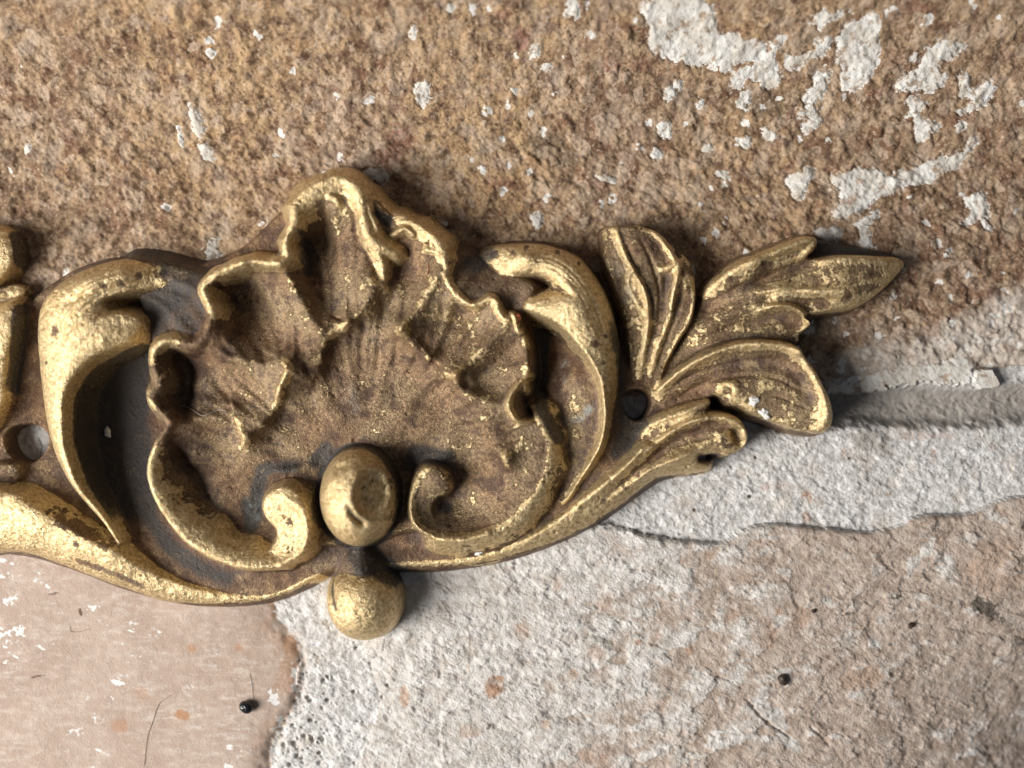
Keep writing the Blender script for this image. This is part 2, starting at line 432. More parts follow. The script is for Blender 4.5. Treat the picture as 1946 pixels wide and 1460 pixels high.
H = np.where(WID == WAS, h_was + rnd(d_was, 6, 10) * sstep(950, 1150, WX) - 10 * np.exp(-np.clip(d_was, 0, 300) / 60) * (1 - sstep(950, 1150, WX)), H)
# raked joint beside the mount, with a hard white lip above it
D, sd, A = WF.dist(crom([(1380,785,0),(1480,785,-18),(1600,772,-28),(1720,772,-28),(1850,772,-28),(1960,766,-28),(2400,760,-30),(3400,740,-30)]), 120)
groove = np.where(D < 1e8, np.where(sd > 0, np.exp(-((D + 7 * f20 + 3 * f8) / 36) ** 5), np.exp(-((D + 4 * f20) / 34) ** 4)), 0)
H = H + np.minimum(A[..., 0], 0) * groove * (1 + 0.14 * f20 + 0.12 * f8)
grey = 0.95 * np.where(D < 1e8, np.exp(-((D + 4 * f20) / 38) ** 6), 0) * sstep(1400, 1560, WX)
lp = crom([(1560,742),(1600,722),(1642,712),(1700,700),(1762,692),(1790,684),(1846,692),(1850,734),(1800,728),(1740,730),(1660,742),(1610,750)], True, 3)
lip = np.where(WF.sdist(lp, 30) + 9 * f20 + 5 * f8 + 4 * f5 < 0, 1, 0)
cp = np.array([(1850,706),(1862,702),(1884,700),(1892,716),(1900,731),(1893,738),(1862,741),(1849,728)], float)
lip[WF.sdist(cp, 30) + 1.5 * f20 < 0] = 2
H = np.where(lip == 1, 0.5 + 2.2 * f20 + 1.2 * f8 - 0.1 * np.clip(WY - 705, 0, 60), np.where(lip == 2, 8 + f20 + 0.05 * (WX - 1870), H))
# shallow open crack along the end of the pink brick
D, _, A = WF.dist(crom([(505,1130,6),(516,1155,9),(529,1180,7),(554,1208,4),(572,1237,6),(577,1280,5),(560,1345,8),(538,1374,6),(526,1410,8),(514,1445,10),(508,1600,8)]), 60)
crk = np.where(D < 1e8, np.exp(-(D / (A[..., 0] + 2)) ** 2), 0)
crk = crk * sstep(-0.5, 0.5, f60 + 0.3 * f20)
H -= 6 * crk
# pores of the mortar next to it
pz = np.exp(-((WX - 585) / 85) ** 2) * sstep(1150, 1300, WY) * (0.55 + 0.9 * f60)
pr, pi = cells(WX, WY, 19, 31); pr2, pi2 = cells(WX, WY, 9, 32)
pore = np.where(pi < 0.42 * pz, np.exp(-((pr + 0.12 * f8) / (0.12 + 0.5 * pi)) ** 4), 0); pore = np.maximum(pore, np.where(pi2 < 0.4 * pz, 0.7 * np.exp(-((pr2 + 0.1 * f5) / (0.14 + 0.5 * pi2)) ** 4), 0))
pore = np.where(np.isin(WID, (MOR, WAS)), pore, 0)
H -= 6 * pore
dark = np.zeros(WF.shape); red = np.zeros(WF.shape); white = np.zeros(WF.shape)
dark = np.maximum(dark, 0.5 * crk); dark = np.maximum(dark, 0.52 * pore)
dark = np.maximum(dark, 0.35 * np.exp(-(np.clip(d_was, -60, 0) / 10) ** 2) * (WID == MOR) * (0.6 + 0.6 * f20) * sstep(950, 1150, WX))
def spot(arr, u, v, rx, ry, val, rot=0.0, rag=0.5):
    x, y = WU - u, WV - v; c, s = math.cos(rot), math.sin(rot)
    r = np.hypot((x * c + y * s) / rx, (-x * s + y * c) / ry) + rag * (f20 + 0.6 * f8 + 0.5 * f5)
    np.maximum(arr, val * (1 - sstep(0.6, 1.15, r)), out=arr)
# the sandy brick: ochre above, iron spots, soot
ochre = (1 - 0.7 * sstep(1250, 1700, WX)) * np.clip(0.55 + 0.9 * fbm(WX, WY, 260, 41, 3) + 0.4 * (400 - WY) / 400, 0, 1)
for (u, v, a, b, val) in ((990,78,22,26,1),(957,30,20,16,.7),(762,265,30,32,.8),(748,300,30,30,.6),(1215,125,26,20,.5),(1740,15,30,14,.5),(1660,180,16,8,.6),(1135,385,8,6,.8),(950,350,30,16,.4),(1160,120,20,20,.5)):
    spot(red, u, v, a, b, val)
for (u, v, a, b, val) in ((1040,275,44,26,.8),(1075,300,30,16,.7),(1445,195,52,30,.8),(1440,250,30,20,.5),(15,55,10,9,1),(165,430,26,14,.5),(1840,480,60,30,.3)):
    spot(dark, u, v, a, b, val)
for (u, v, a, b, val) in ((1840,650,70,16,.5),(1915,585,40,22,.6)):
    spot(white, u, v, a, b, val, 0, 1.1)
bl = below([(1500,700),(1560,690),(1642,660),(1745,634),(1807,615),(1882,566),(1946,540),(2300,480)])
beige = sstep(-24, 26, WY - bl + 22 * f20 + 12 * f60) * (WID == TOP) * sstep(1540, 1640, WX)
grey = np.where(WID == TOP, beige, grey)
spk, spi = cells(WX + 5 * f20, WY + 5 * f8, 34, 43)
dens = 0.06 + 0.16 * sstep(500, 1100, WX) + 0.20 * sstep(480, 640, WY)
np.maximum(white, np.where((spi < dens) & (WID == TOP), 1.0 - sstep(0.10, 0.24, spk + 0.22 * f8 + 0.15 * f5), 0), out=white)
# the pink brick: scratches of plaster
st = fbm(WX * 0.94 + WY * 0.34, (WY * 0.94 - WX * 0.34) * 3.0, 34, 45, 4); st2 = fbm(WX * 0.97 + WY * 0.26, (WY * 0.97 - WX * 0.26) * 7.0, 60, 46, 4)
blot = fbm(WX, WY, 150, 47, 2)
tw = 0.8 * sstep(0.50, 0.70, st + 0.35 * blot + 0.22 * f8 + 0.22 * f5) + 0.6 * sstep(0.30, 0.6, st2 + 0.5 * blot + 0.3 * np.exp(-((WX - 420) / 110) ** 2 - ((WY - 1220) / 70) ** 2) - 0.25)
white = np.where(WID == TER, np.maximum(white, tw * 0.6), white)
smear = white.copy() * 0
for (u, v, a, b, val) in ((10,1210,32,56,1),(80,1100,22,16,.9),(20,1070,26,18,1),(30,1135,16,10,.9),(178,1155,14,18,.9),(250,1178,16,10,.9),(88,1225,18,8,.9),(268,1238,14,8,1),(232,1290,14,10,1),(180,1340,26,26,.7),(140,1395,24,12,.8),(410,1240,50,16,.5),
                          (445,1450,16,14,1),(435,1420,10,8,1),(520,1328,12,10,1),(362,1315,10,22,.6),(345,1190,22,8,.8),(450,1165,10,8,.7)):
    spot(white, u, v, a, b, val * 0.8, -0.3, 1.3)
white = np.where(WID == TER, white * (0.45 + 0.55 * sstep(-0.25, 0.25, st2 + 0.6 * f8)), white)
for (u, v, a, b, val) in ((346,1358,13,10,1),(228,1380,16,12,.6),(366,1232,8,6,.8),(455,1230,8,6,.7),(556,1225,20,22,.7),(545,1270,16,40,.5),(270,1318,16,12,.4)):
    spot(red, u, v, a, b, val, 0.4)
for (u, v, a, b, val) in ((154,1162,4,10,.9),(70,1285,18,3,.7),(103,1128,12,4,.6),(530,1300,10,60,.35),(560,1330,14,50,.5)):
    spot(dark, u, v, a, b, val, -0.2, 0.3)
ed = np.exp(-(d_ter / 26) ** 2)
red = np.where(WID == TER, np.maximum(red, 0.6 * ed * sstep(-0.2, 0.3, f20)), np.where(np.abs(WX - 560) < 120, np.maximum(red, 0.7 * np.exp(-(d_ter / 16) ** 2) * sstep(0, 0.4, f20 + f8)), red))
white = np.where(WID == TER, np.maximum(white, 0.9 * np.exp(-(d_ter / 14) ** 2) * sstep(0.0, 0.35, f20 + 0.7 * f8) * sstep(1100, 1200, WY)), white)
# the limewashed brick: coverage thins towards its right end; rust and cracks
ww = 1.0 - 0.9 * sstep(740, 1800, WX + 0.25 * (WY - 1200)) + 0.15 * f60
ww = ww + 0.30 * (lay - 0.5) + 0.26 * lay2
white = np.where(WID == WAS, np.clip(ww, 0.02, 1.1), white)
for (u, v, a, b, val) in ((1370,1060,18,30,.6),(1745,1060,14,50,.9),(1800,1080,30,30,.6),(1660,1220,26,10,.9),(1460,1350,50,16,.9),(1390,1290,30,40,.5),(1500,1410,40,12,.8),(1570,1140,20,12,.6),(1880,975,40,14,.7)):
    if True:
        x, y = WU - u, WV - v
        r = np.hypot((x * .8 + y * .6) / a, (-x * .6 + y * .8) / b) + 0.6 * f20
        white = np.where(WID == WAS, np.maximum(white, val * (1 - sstep(0.5, 1.2, r))), white)
for (u, v, a, b, val) in ((940,1305,20,26,1),(770,1325,9,20,1),(990,1200,16,22,.7),(1090,1280,12,12,.8),(1130,1240,16,16,.6),(1150,1150,16,12,.5),(1036,1375,10,10,.9),(890,1390,26,14,.6),(1060,1110,10,14,.6),(1210,1220,12,10,.9),(1310,1235,7,7,1),(1350,1055,14,8,.6),
                          (1440,1035,26,14,.5),(1480,1160,12,10,.8),(1450,1200,36,26,.7),(1520,1170,20,20,.5),(1120,1440,30,20,.7),(1245,1210,14,8,.5),(1640,1290,50,24,.6),(1300,1400,36,16,.4),(1250,1340,24,14,.4),(1390,1170,20,14,.5),(1890,1080,60,60,.5)):
    spot(red, u, v, a, b, val)
for (u, v, a, b, val, ro) in ((1866,1150,36,16,.9,.5),(1925,1190,30,14,.7,.6),(1940,1220,20,20,.8,0),(1825,1310,46,14,.55,.5),(1900,1350,40,10,.4,.5),(1770,1005,14,22,.7,.2),(1787,1030,10,12,.5,0),(1635,1145,10,8,.9,-.5),(1616,1163,14,6,.9,-.4),(1698,1134,12,5,.9,0),(1745,1110,14,8,.5,-.6),
                             (965,1250,3,14,.8,0),(885,1350,10,5,.8,.2),(930,1380,6,5,.9,0),(965,1240,3,20,.6,0),(1080,1375,3,24,.7,-.8),(1690,1225,8,4,.8,0),(1020,1450,10,14,.6,.4),(840,1365,12,12,.5,0),(1585,860,4,6,.6,0)):
    spot(dark, u, v, a, b, val * 0.72, ro, 0.9)
def hairline(path, w, depth, dk):
    global H, dark
    D, _, _ = WF.dist(crom(path), 30); f = np.where(D < 1e8, np.exp(-((D + 2 * f8) / (w * np.clip(0.8 + 0.9 * f20, 0.2, 2))) ** 2), 0) * sstep(-0.35, 0.15, f60 + 0.5 * f20)
    H = H - depth * f; dark = np.maximum(dark, dk * f)
hairline([(1130,1000),(1190,1006),(1252,1024),(1310,1026),(1372,1032)], 3.5, 4, .5); hairline([(1426,1002),(1500,996),(1580,1004),(1650,1012),(1715,998),(1755,975)], 3, 3, .4)
hairline([(1598,1165),(1620,1172),(1640,1150),(1670,1140),(1700,1132),(1745,1112)], 3, 4, .75); hairline([(1330,1278),(1380,1290),(1415,1312)], 2, 3, .6)
hairline([(1420,1330),(1450,1365),(1500,1400)], 3, 5, .5); hairline([(1790,690),(1830,668),(1880,640),(1946,610)], 3, 5, .8); hairline([(1860,690),(1880,678),(1905,668)], 3, 5, .8)
hairline([(1540,1380),(1580,1420),(1610,1460)], 2.5, 4, .4); hairline([(1180,1230),(1186,1260),(1210,1275)], 2, 3, .5)
for (u, v, a, b, val) in ((1650,838,40,26,.8),(1680,850,24,18,.7)): spot(grey, u, v, a, b, val, 0, .4)
H += np.where(WID == MOR, 4 * np.exp(-(((WX - 1650) / 34) ** 2 + ((WY - 838) / 22) ** 2) ** 3), 0)
for (u, v, a, b, val) in ((1490,925,16,10,.8),(1535,945,12,14,.9),(1535,985,8,14,.7),(1605,860,8,12,.6),(1778,868,6,16,.9),(1890,850,10,12,.5),(1460,925,14,8,.5),(1760,830,60,8,.4),(1690,940,6,5,.8)):
    spot(red, u, v, a, b, val)
for (u, v, a, b) in ((1425,944,5,5),(1436,870,4,4),(1615,872,4,4),(1320,970,4,4),(1545,900,3,3)): spot(dark, u, v, a, b, 1.0, 0, .2)

dark = np.where(WID == MOR, np.maximum(dark, 0.42 * sstep(0.30, 0.55, -f8 - 0.5 * f5)), dark)
dark = np.where(WID == WAS, np.maximum(dark, 0.34 * sstep(0.40, 0.62, -f8 - 0.6 * f5)), dark)
# flakes of limewash on the sandy brick, each a piece of its own
FL = [[(1228,0),(1262,-40),(1330,-40),(1366,10),(1368,46),(1422,62),(1461,75),(1450,104),(1411,118),(1379,134),(1343,118),(1304,114),(1271,100),(1240,92),(1236,50)],
 [(1500,54),(1506,70),(1479,100),(1482,150),(1450,161),(1429,143),(1402,157),(1393,143),(1407,125),(1450,107),(1468,72)], [(1558,21),(1579,4),(1636,-2),(1608,21),(1572,39)],
 [(1608,46),(1636,25),(1679,8),(1688,36),(1676,93),(1661,132),(1643,165),(1604,172),(1600,143),(1608,118),(1597,104),(1600,61)], [(1500,118),(1522,100),(1543,97),(1572,68),(1584,68),(1572,89),(1536,111),(1508,122)],
 [(1550,139),(1575,136),(1579,157),(1554,186),(1532,190),(1543,161)], [(1547,190),(1552,214),(1561,232),(1536,252),(1525,247),(1543,225),(1515,218)],
 [(1822,72),(1840,79),(1808,104),(1786,118),(1801,143),(1772,175),(1736,172),(1708,168),(1715,147),(1751,129),(1765,97),(1786,79)],
 [(1822,143),(1844,143),(1842,176),(1865,170),(1885,147),(1890,161),(1872,193),(1829,215),(1815,213),(1846,190),(1826,179)], [(1719,193),(1736,182),(1765,193),(1746,207),(1752,229),(1779,240),(1751,265),(1740,250),(1738,218)],
 [(1851,261),(1858,275),(1822,311),(1786,329),(1761,347),(1715,350),(1679,372),(1651,386),(1629,408),(1583,408),(1597,390),(1593,372),(1583,336),(1608,325),(1643,318),(1679,333),(1715,325),(1758,311),(1808,293),(1829,279)],
 [(1500,343),(1529,318),(1543,336),(1522,372),(1508,372)], [(1837,376),(1865,368),(1876,408),(1879,440),(1850,420),(1822,429),(1840,400)], [(1556,440),(1593,436),(1597,452),(1578,464),(1562,462)],
 [(1622,425),(1650,408),(1668,404),(1650,424),(1634,434)], [(1630,446),(1650,444),(1660,470),(1636,474)]]
ELL = [(801,178,13,24,.2),(713,330,19,13,.2),(784,60,8,14,0),(977,173,9,8,0),(1085,20,18,24,.2),(1016,99,12,18,.3),(1037,127,9,8,0),(1020,418,13,12,0),(1272,178,11,11,0),(1263,243,13,14,0),(1246,291,9,12,.3),(373,229,12,38,-.35),(342,262,7,22,-.2),
       (390,286,9,18,-.5),(404,478,18,26,.2),(327,486,12,9,.3),(53,284,8,10,0),(400,98,8,9,0),(1290,160,10,9,0),(1330,195,12,9,-.4),(1412,190,13,20,.2),(1462,256,16,9,.5),(1345,278,10,9,0),(1418,272,10,12,.4),(1370,330,14,10,0),(917,322,8,8,0),(1150,339,18,6,.3),(854,17,8,9,0),(1820,240,9,12,.3)]
FID = np.zeros(WF.shape, int)
for i, p in enumerate(FL):
    p = np.asarray(p, float); z = 190.0 * np.clip((360 - p[:, 1]) / 360, 0, 1.5) ** 2
    sd = WF.sdist(crom(np.stack(proj(p[:, 0], p[:, 1], z), -1), True, 4), 30)
    np.maximum(white, 0.52 * sstep(22, -6, sd + 14 * f20 + 8 * f8) * (WID == TOP), out=white)
    FID[(sd + 8 * f20 + 5 * f8 + 5 * f5 + 9 * np.clip(gr - 0.45, 0, 1) < 1) & (WID == TOP)] = i + 1
for j, (u, v, a, b, ro) in enumerate(ELL):
    x, y = WU - u, WV - v; c, s = math.cos(ro), math.sin(ro)
    r = np.hypot((x * c + y * s) / a, (-x * s + y * c) / b) + 0.5 * f20 + 0.4 * f8 + 0.4 * f5
    FID[(r < 1) & (WID == TOP)] = len(FL) + 1 + j
H = np.where(FID > 0, lift + 0.8 * (h_top - lift) + 2.6 + 0.6 * f8, H)
H = np.where(np.abs(np.gradient(FID.astype(float), axis=1)) + np.abs(np.gradient(FID.astype(float), axis=0)) > 0, H - 1.5, H)

WN = grid_normals(WF, H)
fw = face_vals(WID); ff = face_vals(FID); fl = face_vals(lip) > 0; fl2 = face_vals(lip)
WA = {"white": white, "dark": dark, "red": red, "ochre": ochre, "grey": grey}
work = grid_part("brickwork", WF, H, (fw == MOR) & ~fl, WA, mortar_material(), None, WN)
tag(work, "old brickwork with pale lime mortar joints and whitewash remains under the mount", "brickwork", kind="structure")
b_top = grid_part("brick", WF, H, (fw == TOP) & (ff == 0) & ~fl, WA, brick_material(), work, WN); b_top["label"] = "rough sandy brown brick with flakes of white limewash"
b_ter = grid_part("brick", WF, H, (fw == TER) & ~fl, WA, terracotta_material(), work, WN); b_ter["label"] = "smooth pink brick scratched with white plaster"
b_was = grid_part("brick", WF, H, (fw == WAS) & ~fl, WA, washed_material(), work, WN); b_was["label"] = "limewashed brick turning tan at its far end"
M_LIME = limewash_material()
grid_part("mortar_lip", WF, H, fl2 == 1, WA, M_LIME, work, WN)
grid_part("plaster_chip", WF, H, fl2 == 2, WA, M_LIME, work, WN)
for i in range(1, FID.max() + 1):
    grid_part("limewash_flake", WF, H, (ff == i) & ~fl, {}, M_LIME, b_top, WN)

# ------------------------------------------------------------------ the ornament: one cast relief, sculpted as a height field
OF = Field(np.arange(-262, 1764, 2.0), np.arange(286, 1256, 2.0))
OH = np.full(OF.shape, -60.0); OID = np.full(OF.shape, -1, int)
OG = np.zeros(OF.shape); OK = np.zeros(OF.shape); OV = np.zeros(OF.shape)
PARTS = []
RIMN = 0.28 * fbm(OF.X, OF.Y, 40, 61, 3)
def part(name):
    PARTS.append(name); return len(PARTS) - 1

def P3(pts):
    pts = np.asarray(pts, float).copy()
    x, y = proj(pts[:, 0], pts[:, 1], pts[:, 2]); pts[:, 0] = x; pts[:, 1] = y
    return pts
def P2(pts, z):
    pts = np.asarray(pts, float).copy()
    x, y = proj(pts[:, 0], pts[:, 1], z); pts[:, 0] = x; pts[:, 1] = y
    return pts

def put(pid, hp, gild, grime_shade=0.0, k=5.0):
    global OH, OG, OK
    t = sstep(-5, 5, hp - OH)
    OG = OG + (gild - OG) * t; OK = OK + (grime_shade - OK) * t
    OID[hp > OH] = pid
    OH = 0.5 * (OH + hp + np.sqrt((OH - hp) ** 2 + k * k)) - 0.5 * k * np.exp(-((OH - hp) / k) ** 2) * 0.6

def patch(pid, poly, ctrl=(), slope=4.0, er=8.0, ew=7.0, gild=0.5, grime_shade=0.0, k=5.0, n=5):
    poly = P3(poly); pts = poly if len(ctrl) == 0 else np.vstack([poly, P3(ctrl)])
    full = crom(poly, True, n)
    R = 70.0
    w = OF.win(full[:, 0].min() - R, full[:, 0].max() + R, full[:, 1].min() - R, full[:, 1].max() + R)
    xs, ys = OF.xs[w[1]], OF.ys[w[0]]
    cx = np.linspace(xs[0], xs[-1], max(4, len(xs) // 4)); cy = np.linspace(ys[0], ys[-1], max(4, len(ys) // 4))
    T = tps(pts, cx, cy)
    A = np.stack([np.interp(xs, cx, r) for r in T]); T = np.stack([np.interp(ys, cy, c) for c in A.T]).T
    T = np.clip(T, pts[:, 2].min() - 8, pts[:, 2].max() + 8)
    sd = OF.sdist(full, R)[w]
    ins = np.maximum(-sd, 0); out = np.clip(sd, 0, 90)
    h = T - er * np.exp(-ins / ew) - slope * out
    hp = np.full(OF.shape, -60.0); hp[w] = np.maximum(h, -60)
    put(pid, hp, gild, grime_shade, k)

def rim(pid, path, wl, wr, amount=30.0, gild=0.95, k=4.0):
    """an absolute ridge through (u, v, z); wl and wr are its half widths left and right of the direction of travel"""
    path = np.asarray(path, float)
    if path.shape[1] == 3: path = np.hstack([path, np.ones((len(path), 1))])
    p = crom(P3(path))
    D, sd, A = OF.dist(p, 60)
    w = np.where(sd > 0, wr * np.maximum(A[..., 1], 0.2), wl) * (1 + RIMN)
    hp = np.where(D < 1e8, A[..., 0] - amount * (D / w) ** 2, -60.0)
    put(pid, np.maximum(hp, -60), gild, 0, k)

def add(path, wl, wr, z=90, gild=None, grime_shade=None, power=2.0):
    """raise (or lower) the surface along (u, v, amount)"""
    global OH, OG, OK
    p = crom(P2(path, z))
    D, sd, A = OF.dist(p, 3 * max(wl, wr))
    w = np.where(sd > 0, wr, wl)
    f = np.where(D < 1e8, np.exp(-(D / w) ** power), 0)
    OH = OH + A[..., 0] * f * sstep(-10, 25, OH)
    if gild is not None: OG = OG + (gild - OG) * f * np.clip(np.abs(A[..., 0]) / 6, 0, 1)
    if grime_shade is not None: OK = OK + (grime_shade - OK) * f

def paint(which, val, path, w, z=80, hard=2.0, zmax=None):
    global OG, OK, OV
    p = P2(path, z); p = crom(p) if len(p) > 2 else np.vstack([p, p + 0.5]) if len(p) == 1 else p
    D, _, _ = OF.dist(p, 3 * w)
    f = np.where(D < 1e8, np.exp(-(D / w) ** hard), 0)
    if zmax is not None: f = f * (1 - sstep(zmax - 15, zmax + 10, OH))
    if which == 'g': OG = OG + (val - OG) * f
    if which == 'k': OK = OK + (val - OK) * f
    if which == 'v': OV = OV + (val - OV) * f

def dome(pid, u, v, a, b, zb, hgt, gild, rot=0.0, grime_shade=0.0, k=6.0, zc=None):
    cx, cy = proj(u, v, zb + 0.25 * hgt)
    x = OF.X - cx; y = OF.Y - cy; c, s = math.cos(rot), math.sin(rot)
    r = np.hypot((x * c + y * s) / a, (-x * s + y * c) / b)
    hp = np.where(r < 1, zb + hgt * np.sqrt(np.maximum(1 - r * r, 0)), zb - 5.0 * (r - 1) * min(a, b))
    put(pid, np.maximum(hp, -60), gild, grime_shade, k)

PLATE = part("back_plate")
patch(PLATE, [(56,575,36),(72,560,36),(140,516,36),(235,493,36),(340,510,36),(450,480,36),(545,396,36),(640,330,36),(705,380,36),(862,478,36),
              (910,490,36),(964,466,36),(1050,470,36),(1128,523,36),(1170,619,40),(1190,690,42),(1242,740,42),(1290,790,42),(1330,850,40),(1290,895,38),
              (1242,914,38),(1120,1000,36),(997,1052,34),(860,1079,34),(750,1082,34),(640,1080,34),(575,1116,34),(482,1146,34),(353,1147,34),(236,1119,36),
              (118,1075,36),(0,1048,36),(-230,1050,36),(-230,600,36),(0,575,36)],
      [(190,800,9),(180,730,9),(200,880,12),(250,960,28),(330,1060,36),(470,1110,36),(30,720,44),(30,660,40),(1035,700,14),(1035,780,16),(1085,720,60),(1095,780,62),
       (1090,840,56),(1060,920,46),(960,1030,40),(1200,850,44)], slope=3.5, er=6, ew=8, gild=0.16, grime_shade=0.30)

SHELL = part("shell")
SHO_L = [(240,500,66),(300,500,66),(365,515,66),(392,525,84),(386,550,94),(400,600,98),(390,640,98),(335,640,94),(300,655,80),(285,620,58),(270,575,56)]
patch(SHELL, SHO_L, slope=2.2, er=4, gild=0.22, grime_shade=0.62)
patch(SHELL, [(852,486,70),(900,486,52),(955,518,70),(1010,540,96),(1012,570,96),(990,598,80),(960,592,84),(932,568,92),(890,572,92),(862,545,92)], slope=2.2, er=4, gild=0.25, grime_shade=0.5)
shell_poly = [(540,1072,100),(455,1074,104),(383,1045,106),(315,975,106),(288,900,106),(300,850,106),(318,810,106),(290,760,106),(296,715,108),(292,670,108),(320,645,108),
  (370,652,108),(398,615,110),(388,550,110),(440,507,110),(505,495,110),(542,470,110),(558,415,110),(566,383,108),(610,350,104),(640,338,98),(672,352,100),(705,375,94),
  (740,405,88),(790,430,96),(840,465,102),(855,500,102),(848,530,100),(875,565,100),(930,572,104),(960,600,102),(985,615,100),(1000,650,100),(1005,700,102),(1000,730,102),
  (1010,790,100),(1035,815,98),(1040,870,96),(1015,940,96),(960,990,96),(880,1018,94),(810,1005,88),(760,1010,66),(690,1035,60),(600,1035,70)]
shell_in = [(400,665,92),(440,680,88),(490,690,86),(535,695,84), (345,800,92),(390,795,80),(430,790,80), (540,510,95),(562,545,90),(585,590,88),(615,625,86),
  (725,540,96),(708,570,94),(685,600,90), (838,520,98),(815,560,96),(790,595,94),(765,622,92), (965,615,98),(930,655,95),(895,690,91),(868,712,87), (965,770,98),(930,765,92),(890,750,86),
  (325,720,34),(365,735,44),(420,740,56),(480,745,62),(332,692,42),(315,760,42), (405,560,44),(430,590,42),(470,620,50),(520,655,62),(404,600,52),(450,540,52),
  (580,420,36),(585,470,34),(595,520,44),(615,570,58),(640,600,70),(640,440,66),(660,480,78),(670,530,84),(620,405,84), (762,490,54),(750,530,58),(735,580,66),(722,610,70),(800,500,82),
  (880,592,68),(860,630,64),(835,670,68),(815,695,70), (985,680,84),(950,712,72),(910,732,70), (320,860,36),(325,910,34),(360,880,40),(410,850,52),(445,830,64),(350,960,42),(400,940,38),(440,900,42),
  (480,860,50),(500,830,52),(560,760,56),(600,730,58),(640,690,58),(700,670,62),(740,690,60),(790,720,62),(840,760,62),(900,800,74),(950,840,84),(640,800,58),(700,760,56),(560,840,50),(600,860,46),(760,800,58),
  (820,820,60),(870,860,58),(910,900,64),(960,930,82),(985,870,92),(760,870,44),(450,960,40),(470,1000,40),(510,1030,54),(430,1015,52),(380,975,50),(860,955,44),(870,980,52),(925,980,74),(520,900,42),(560,900,42),(800,860,50)]
shell_in = [(p[0], p[1], max(46 + 0.25 * (p[2] - 46), p[2]) if p[2] < 46 else p[2]) for p in shell_in]
patch(SHELL, shell_poly, shell_in, slope=4.5, er=3, gild=0.34, grime_shade=0.0, n=4)
# rim of the shell, rolled and scalloped
rim(SHELL, [(540,1074,104,.8),(496,1079,108,.9),(455,1076,110,1),(420,1065,111,1.1),(383,1047,112,1.1),(345,1017,113,1),(312,974,113,.95),(290,930,113,.9),(283,890,113,.85),(294,850,114,.65),(315,818,116,.5),(323,800,117,.45)], 11, 36, 30, k=8)
rim(SHELL, [(323,802,117),(306,783,116),(290,765,116),(288,748,116),(301,731,116),(298,712,116),(291,690,118),(295,664,120),(316,648,120),(340,650,116),(368,655,118),(388,640,118),
            (398,615,118),(401,590,117),(392,565,116),(387,548,116),(396,529,116),(420,517,117),(445,505,118),(475,497,118),(508,499,118),(534,498,118),(547,485,116),(542,465,116),
            (546,447,116),(556,430,118),(562,410,118),(559,394,116)], 17, 17, 30, k=12)
rim(SHELL, [(559,392,115),(573,374,116),(598,356,116),(628,342,114),(652,342,112),(674,354,112),(686,376,112)], 22, 34, 30, k=10)
rim(SHELL, [(626,372,112),(640,380,110),(645,388,106)], 14, 14, 30)
rim(SHELL, [(680,370,112),(688,395,112),(693,425,113),(702,450,113),(718,466,110),(738,474,104),(750,480,96)], 22, 20, 30, k=10)
rim(SHELL, [(700,390,110),(707,412,108),(718,440,106)], 9, 7, 36)
rim(SHELL, [(715,470,108),(724,495,100),(726,520,94),(724,540,90)], 15, 17, 22, gild=0.85, k=10)
rim(SHELL, [(676,352,100),(706,374,82),(735,398,76),(765,416,90),(800,434,100),(830,458,106),(846,490,106)], 16, 30, 26, gild=0.78, k=10)
rim(SHELL, [(748,446,96),(760,438,106),(772,436,106),(785,446,104)], 12, 10, 30)
rim(SHELL, [(812,474,104),(832,482,106),(846,500,106),(848,514,104),(846,524,104),(856,546,104),(872,564,104),(895,579,104),(915,576,106),(934,568,110),(944,584,110),(955,603,108),
            (966,608,106)], 15, 14, 32, k=10)
rim(SHELL, [(934,566,112),(944,572,114),(948,584,112)], 7, 7, 30)
rim(SHELL, [(974,596,108),(980,606,110),(982,622,106),(988,636,100)], 9, 12, 30, gild=0.7)
rim(SHELL, [(1004,714,104),(988,727,112),(973,746,116),(966,764,117),(970,784,116),(984,800,114),(1003,803,110),(1018,796,104)], 12, 9, 34, gild=0.85)
add([(1000,764,-55),(1008,780,-50)], 15, 15, 60, grime_shade=0.7)
rim(SHELL, [(1024,806,98),(1038,830,98),(1041,860,98),(1032,905,98),(1006,950,98),(967,990,98),(925,1011,98),(885,1021,98),(845,1020,98)], 30, 12, 26, gild=0.62)
def add2(p, wl, wr, z, gild=None, grime_shade=None): add([(q[0], q[1], 1.0 * q[2]) for q in p], wl, wr, z, gild, grime_shade)
# inner tier of the shell: short folds with a steep inner face
I = 85
add2([(447,787,8),(455,805,20),(465,826,27),(466,842,24),(456,860,6)], 34, 8, I); paint('g', 0.85, [(455,800),(463,830),(458,852)], 7, 95)
add2([(532,682,6),(548,690,18),(556,703,26),(548,718,22),(536,735,14)], 30, 8, I); paint('g', 0.85, [(540,684),(554,700),(545,722)], 7, 95)
add2([(548,712,16),(537,735,20),(528,765,17),(505,800,14),(485,818,2)], 7, 40, I); paint('g', 0.5, [(534,745),(524,772)], 9, 85)
add2([(662,606,8),(661,618,24),(645,630,22),(624,641,22),(615,660,22),(609,688,20),(602,706,6)], 9, 38, I); paint('g', 0.8, [(660,616),(640,632),(622,643)], 7, 95); paint('g', 0.55, [(614,660),(608,690)], 9, 95)
add2([(676,606,0),(695,622,-10),(712,642,-4)], 16, 14, I)
add2([(758,626,10),(766,632,26),(785,650,15),(800,668,15),(814,678,20)], 20, 11, I); paint('g', 0.85, [(762,630)], 8, 100); paint('g', 0.8, [(808,675)], 7, 95)
add2([(790,636,-12),(812,660,-10),(826,682,-6)], 12, 12, I)
add2([(790,722,2),(820,718,8),(850,716,10),(868,718,20),(872,730,10)], 22, 10, I); paint('g', 0.7, [(864,718)], 8, 95)
add2([(882,716,-18),(884,730,-14)], 9, 9, I, grime_shade=0.5)
